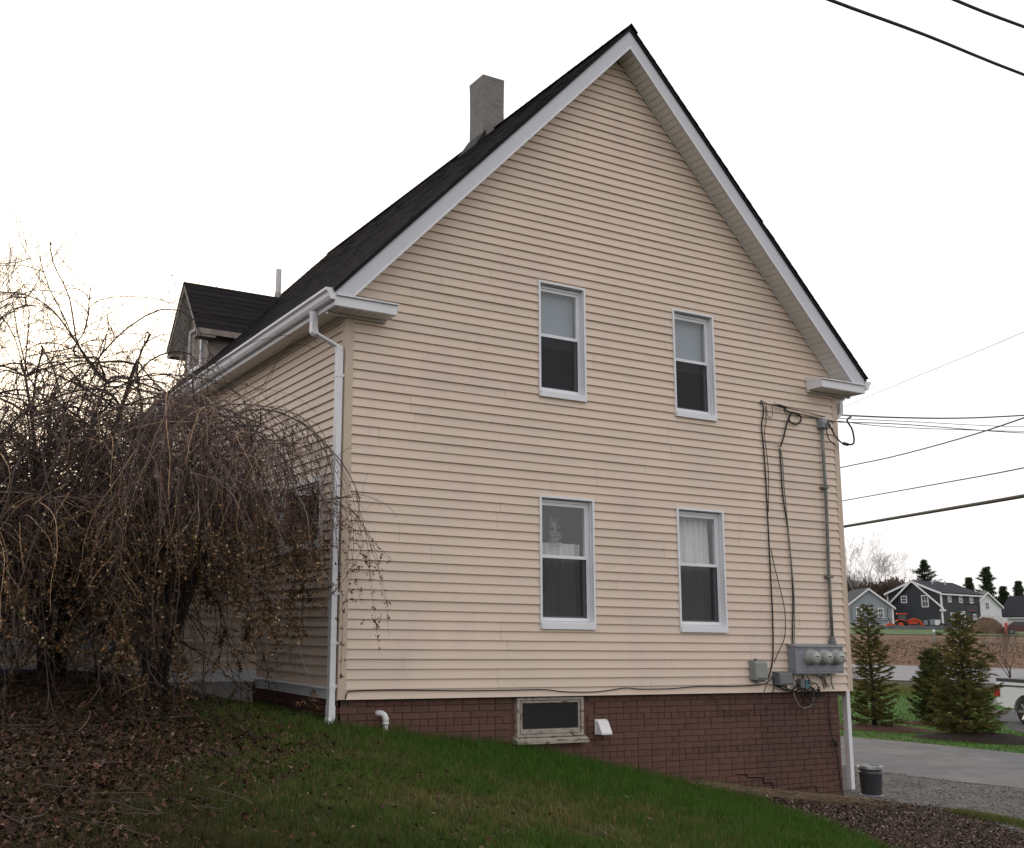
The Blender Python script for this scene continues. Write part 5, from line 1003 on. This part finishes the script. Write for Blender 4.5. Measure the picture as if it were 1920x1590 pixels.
MB().prism([(-2.6,.15),(-2.5,.7),(-1.9,.85),(-1.4,.6),(-1.4,.2)], -.75, .75).build('rear_implement', ORG, tr); MB().tube([(-1.9,0,.8),(-2.1,0,1.5),(-1.7,0,1.3)], .06, 6).build('rear_arm', TYRE, tr)
# hoop, stake, marker, car, tank
hp = far_thing('basketball_hoop', 'dark basketball hoop on a pole before the charcoal house', 'basketball hoop', 150, 3.9)
MB().cyl((0,0,-.1),(0,0,2.6), .06, n=8).build('pole', TYRE, hp); MB().box(-.7, .7, -.3, -.25, 2.4, 3.4).build('backboard', mat('smoked_board', (.06,.06,.065), .4), hp); MB().ring(-.72, .72, 2.38, 3.42, .08, -.33, -.301).build('board_frame', TYRE, hp); MB().tube([(.25*math.cos(a*.785),-.6+.25*math.sin(a*.785),2.6) for a in range(9)], .025, 5).build('rim', ORG, hp); MB().tube([(0,0,2.5),(0,-.25,2.9)], .05, 6).build('arm', TYRE, hp)
def post(name, s, t, h, r, m1, m2, label, cat):
    o = far_thing(name, label, cat, s, t); MB().cyl((0,0,-.1),(0,0,h*.8), r, n=8).build('shaft', m1, o); MB().tube([(0,0,h*.8),(0,0,h*.95),(0,0,h)], [r*1.3,r*1.3,r*.5], 8).build('cap', m2, o)
post('marker_post', 96, -.3, 1.1, .07, mat('grey_post', (.2,.2,.2), .8), WHITE, 'grey marker post with white cap on the brown slope', 'post')
post('marker_post', 130, 6.4, 1.4, .12, mat('orange_red_flagging', (.55,.12,.08), .7), ORG, 'orange-red survey marker right of the dirt pile', 'post')
tk = far_thing('propane_tank', 'white upright gas tank beside the pale grey house', 'tank', 172, -12.1); MB().lathe([(0,.1),(.38,.12),(.4,.3),(.4,1.35),(.3,1.55),(.1,1.62),(0,1.62)], 16).build('body', WHITE, tk, True); MB().cyl((0,0,1.6),(0,0,1.75), .15, n=10).build('collar', WHITE, tk); MB().lathe([(.3,-.05),(.3,.12)], 12).build('foot', GREYMETAL, tk)
def car(label, s, t, rot, body, dz=0):
    o = far_thing('parked_car', label, 'car', s, t, rot, dz)
    MB().prism([(-2.1,.35),(-2.15,.8),(-1.7,.95),(-1.1,1.4),(.5,1.42),(1.1,.98),(2.0,.85),(2.1,.35)], -.85, .85).build('body', body, o); MB().prism([(-1.45,1.0),(-1.02,1.34),(.45,1.36),(.92,1.0)], -.87, .87).build('window', FARGLASS, o)
    for xx in (-1.3, 1.3):
        for yy in (-.78, .78): wheel(o, xx, yy, .33, .2, .2, GREYMETAL)
car('dark red car at the right edge beyond the brown slope', 138, 8.5, 5, mat('dark_red_paint', (.10,.012,.016), .3, spec=.5))
# pickup
pk = far_thing('pickup_truck', 'white pickup truck with black bed cover parked behind the broad spruce', 'truck', 31.0, 3.45, -50); pk.scale = (.88, .88, .88)
WP = mat('white_car_paint', (.72,.72,.74), .25, var=.02, spec=.5); BKP = mat('black_trim_plastic', (.02,.02,.022), .5); CHR = mat('bright_alloy', (.55,.55,.57), .25, metal=.8)
def arch(cx, r, n=10): return [(cx+r*math.cos(math.pi*(1-k/n)), .38+r*math.sin(math.pi*(1-k/n))) for k in range(n+1)]
side = [(-2.75,.55)]+arch(-1.65, .50)+arch(1.75, .50)+[(2.6,.5),(2.7,.95),(2.45,1.12),(1.3,1.18),(1.0,1.2),(-2.68,1.2),(-2.78,1.15)]
MB().prism(side, -.95, .95).build('body', WP, pk)
MB().prism([(-.75,1.205),(-.6,1.82),(.55,1.85),(1.2,1.2)], -.82, .82).build('cab', WP, pk); MB().prism([(-.6,1.25),(-.5,1.75),(.5,1.78),(1.0,1.25)], -.835, .835).build('cab_window', FARGLASS, pk)
MB().prism([(-2.78,1.205),(-2.78,1.30),(-.8,1.30),(-.8,1.205)], -.9, .9).build('bed_cover', BKP, pk); MB().box(-2.80, -.8, -.965, -.951, 1.08, 1.12).build('bed_line', BKP, pk)
for yy in (-.93, .93): tl = MB().box(-2.83, -2.62, yy-.05, yy+.05, .78, 1.08).build('tail_light', mat('red_lens', (.35,.01,.01), .2, spec=.6), pk)
MB().box(-2.95, -2.7, -.9, .9, .5, .7).build('bumper', CHR, pk); MB().box(2.55, 2.78, -.9, .9, .42, .65).build('bumper', BKP, pk)
for xx in (-1.65, 1.75):
    for yy in (-.85, .85):
        w_ = wheel(pk, xx, yy, .39, .24, .27, BKP)
        for k in range(6):
            a = k*math.pi/3; sg = -1 if yy < 0 else 1; MB().tube([(xx+.04*math.cos(a),yy+sg*.145,.39+.04*math.sin(a)),(xx+.25*math.cos(a),yy+sg*.145,.39+.25*math.sin(a))], [.03,.04], 5).build('spoke', CHR, w_)
# bits glimpsed under the shrubs by the ell
bb = thing('storage_bin', 'blue and white plastic bin on the ground below the ell window', 'bin', (-2.75, 2.15, tz(-2.75,2.15))); MB().prism([(-.3,0),(.3,0),(.34,.2),(-.34,.2)], -.18, .18).build('body', mat('blue_plastic', (.02,.06,.25), .4), bb); MB().box(-.36, .36, -.2, .2, .2, .235).build('lid', PVC, bb)
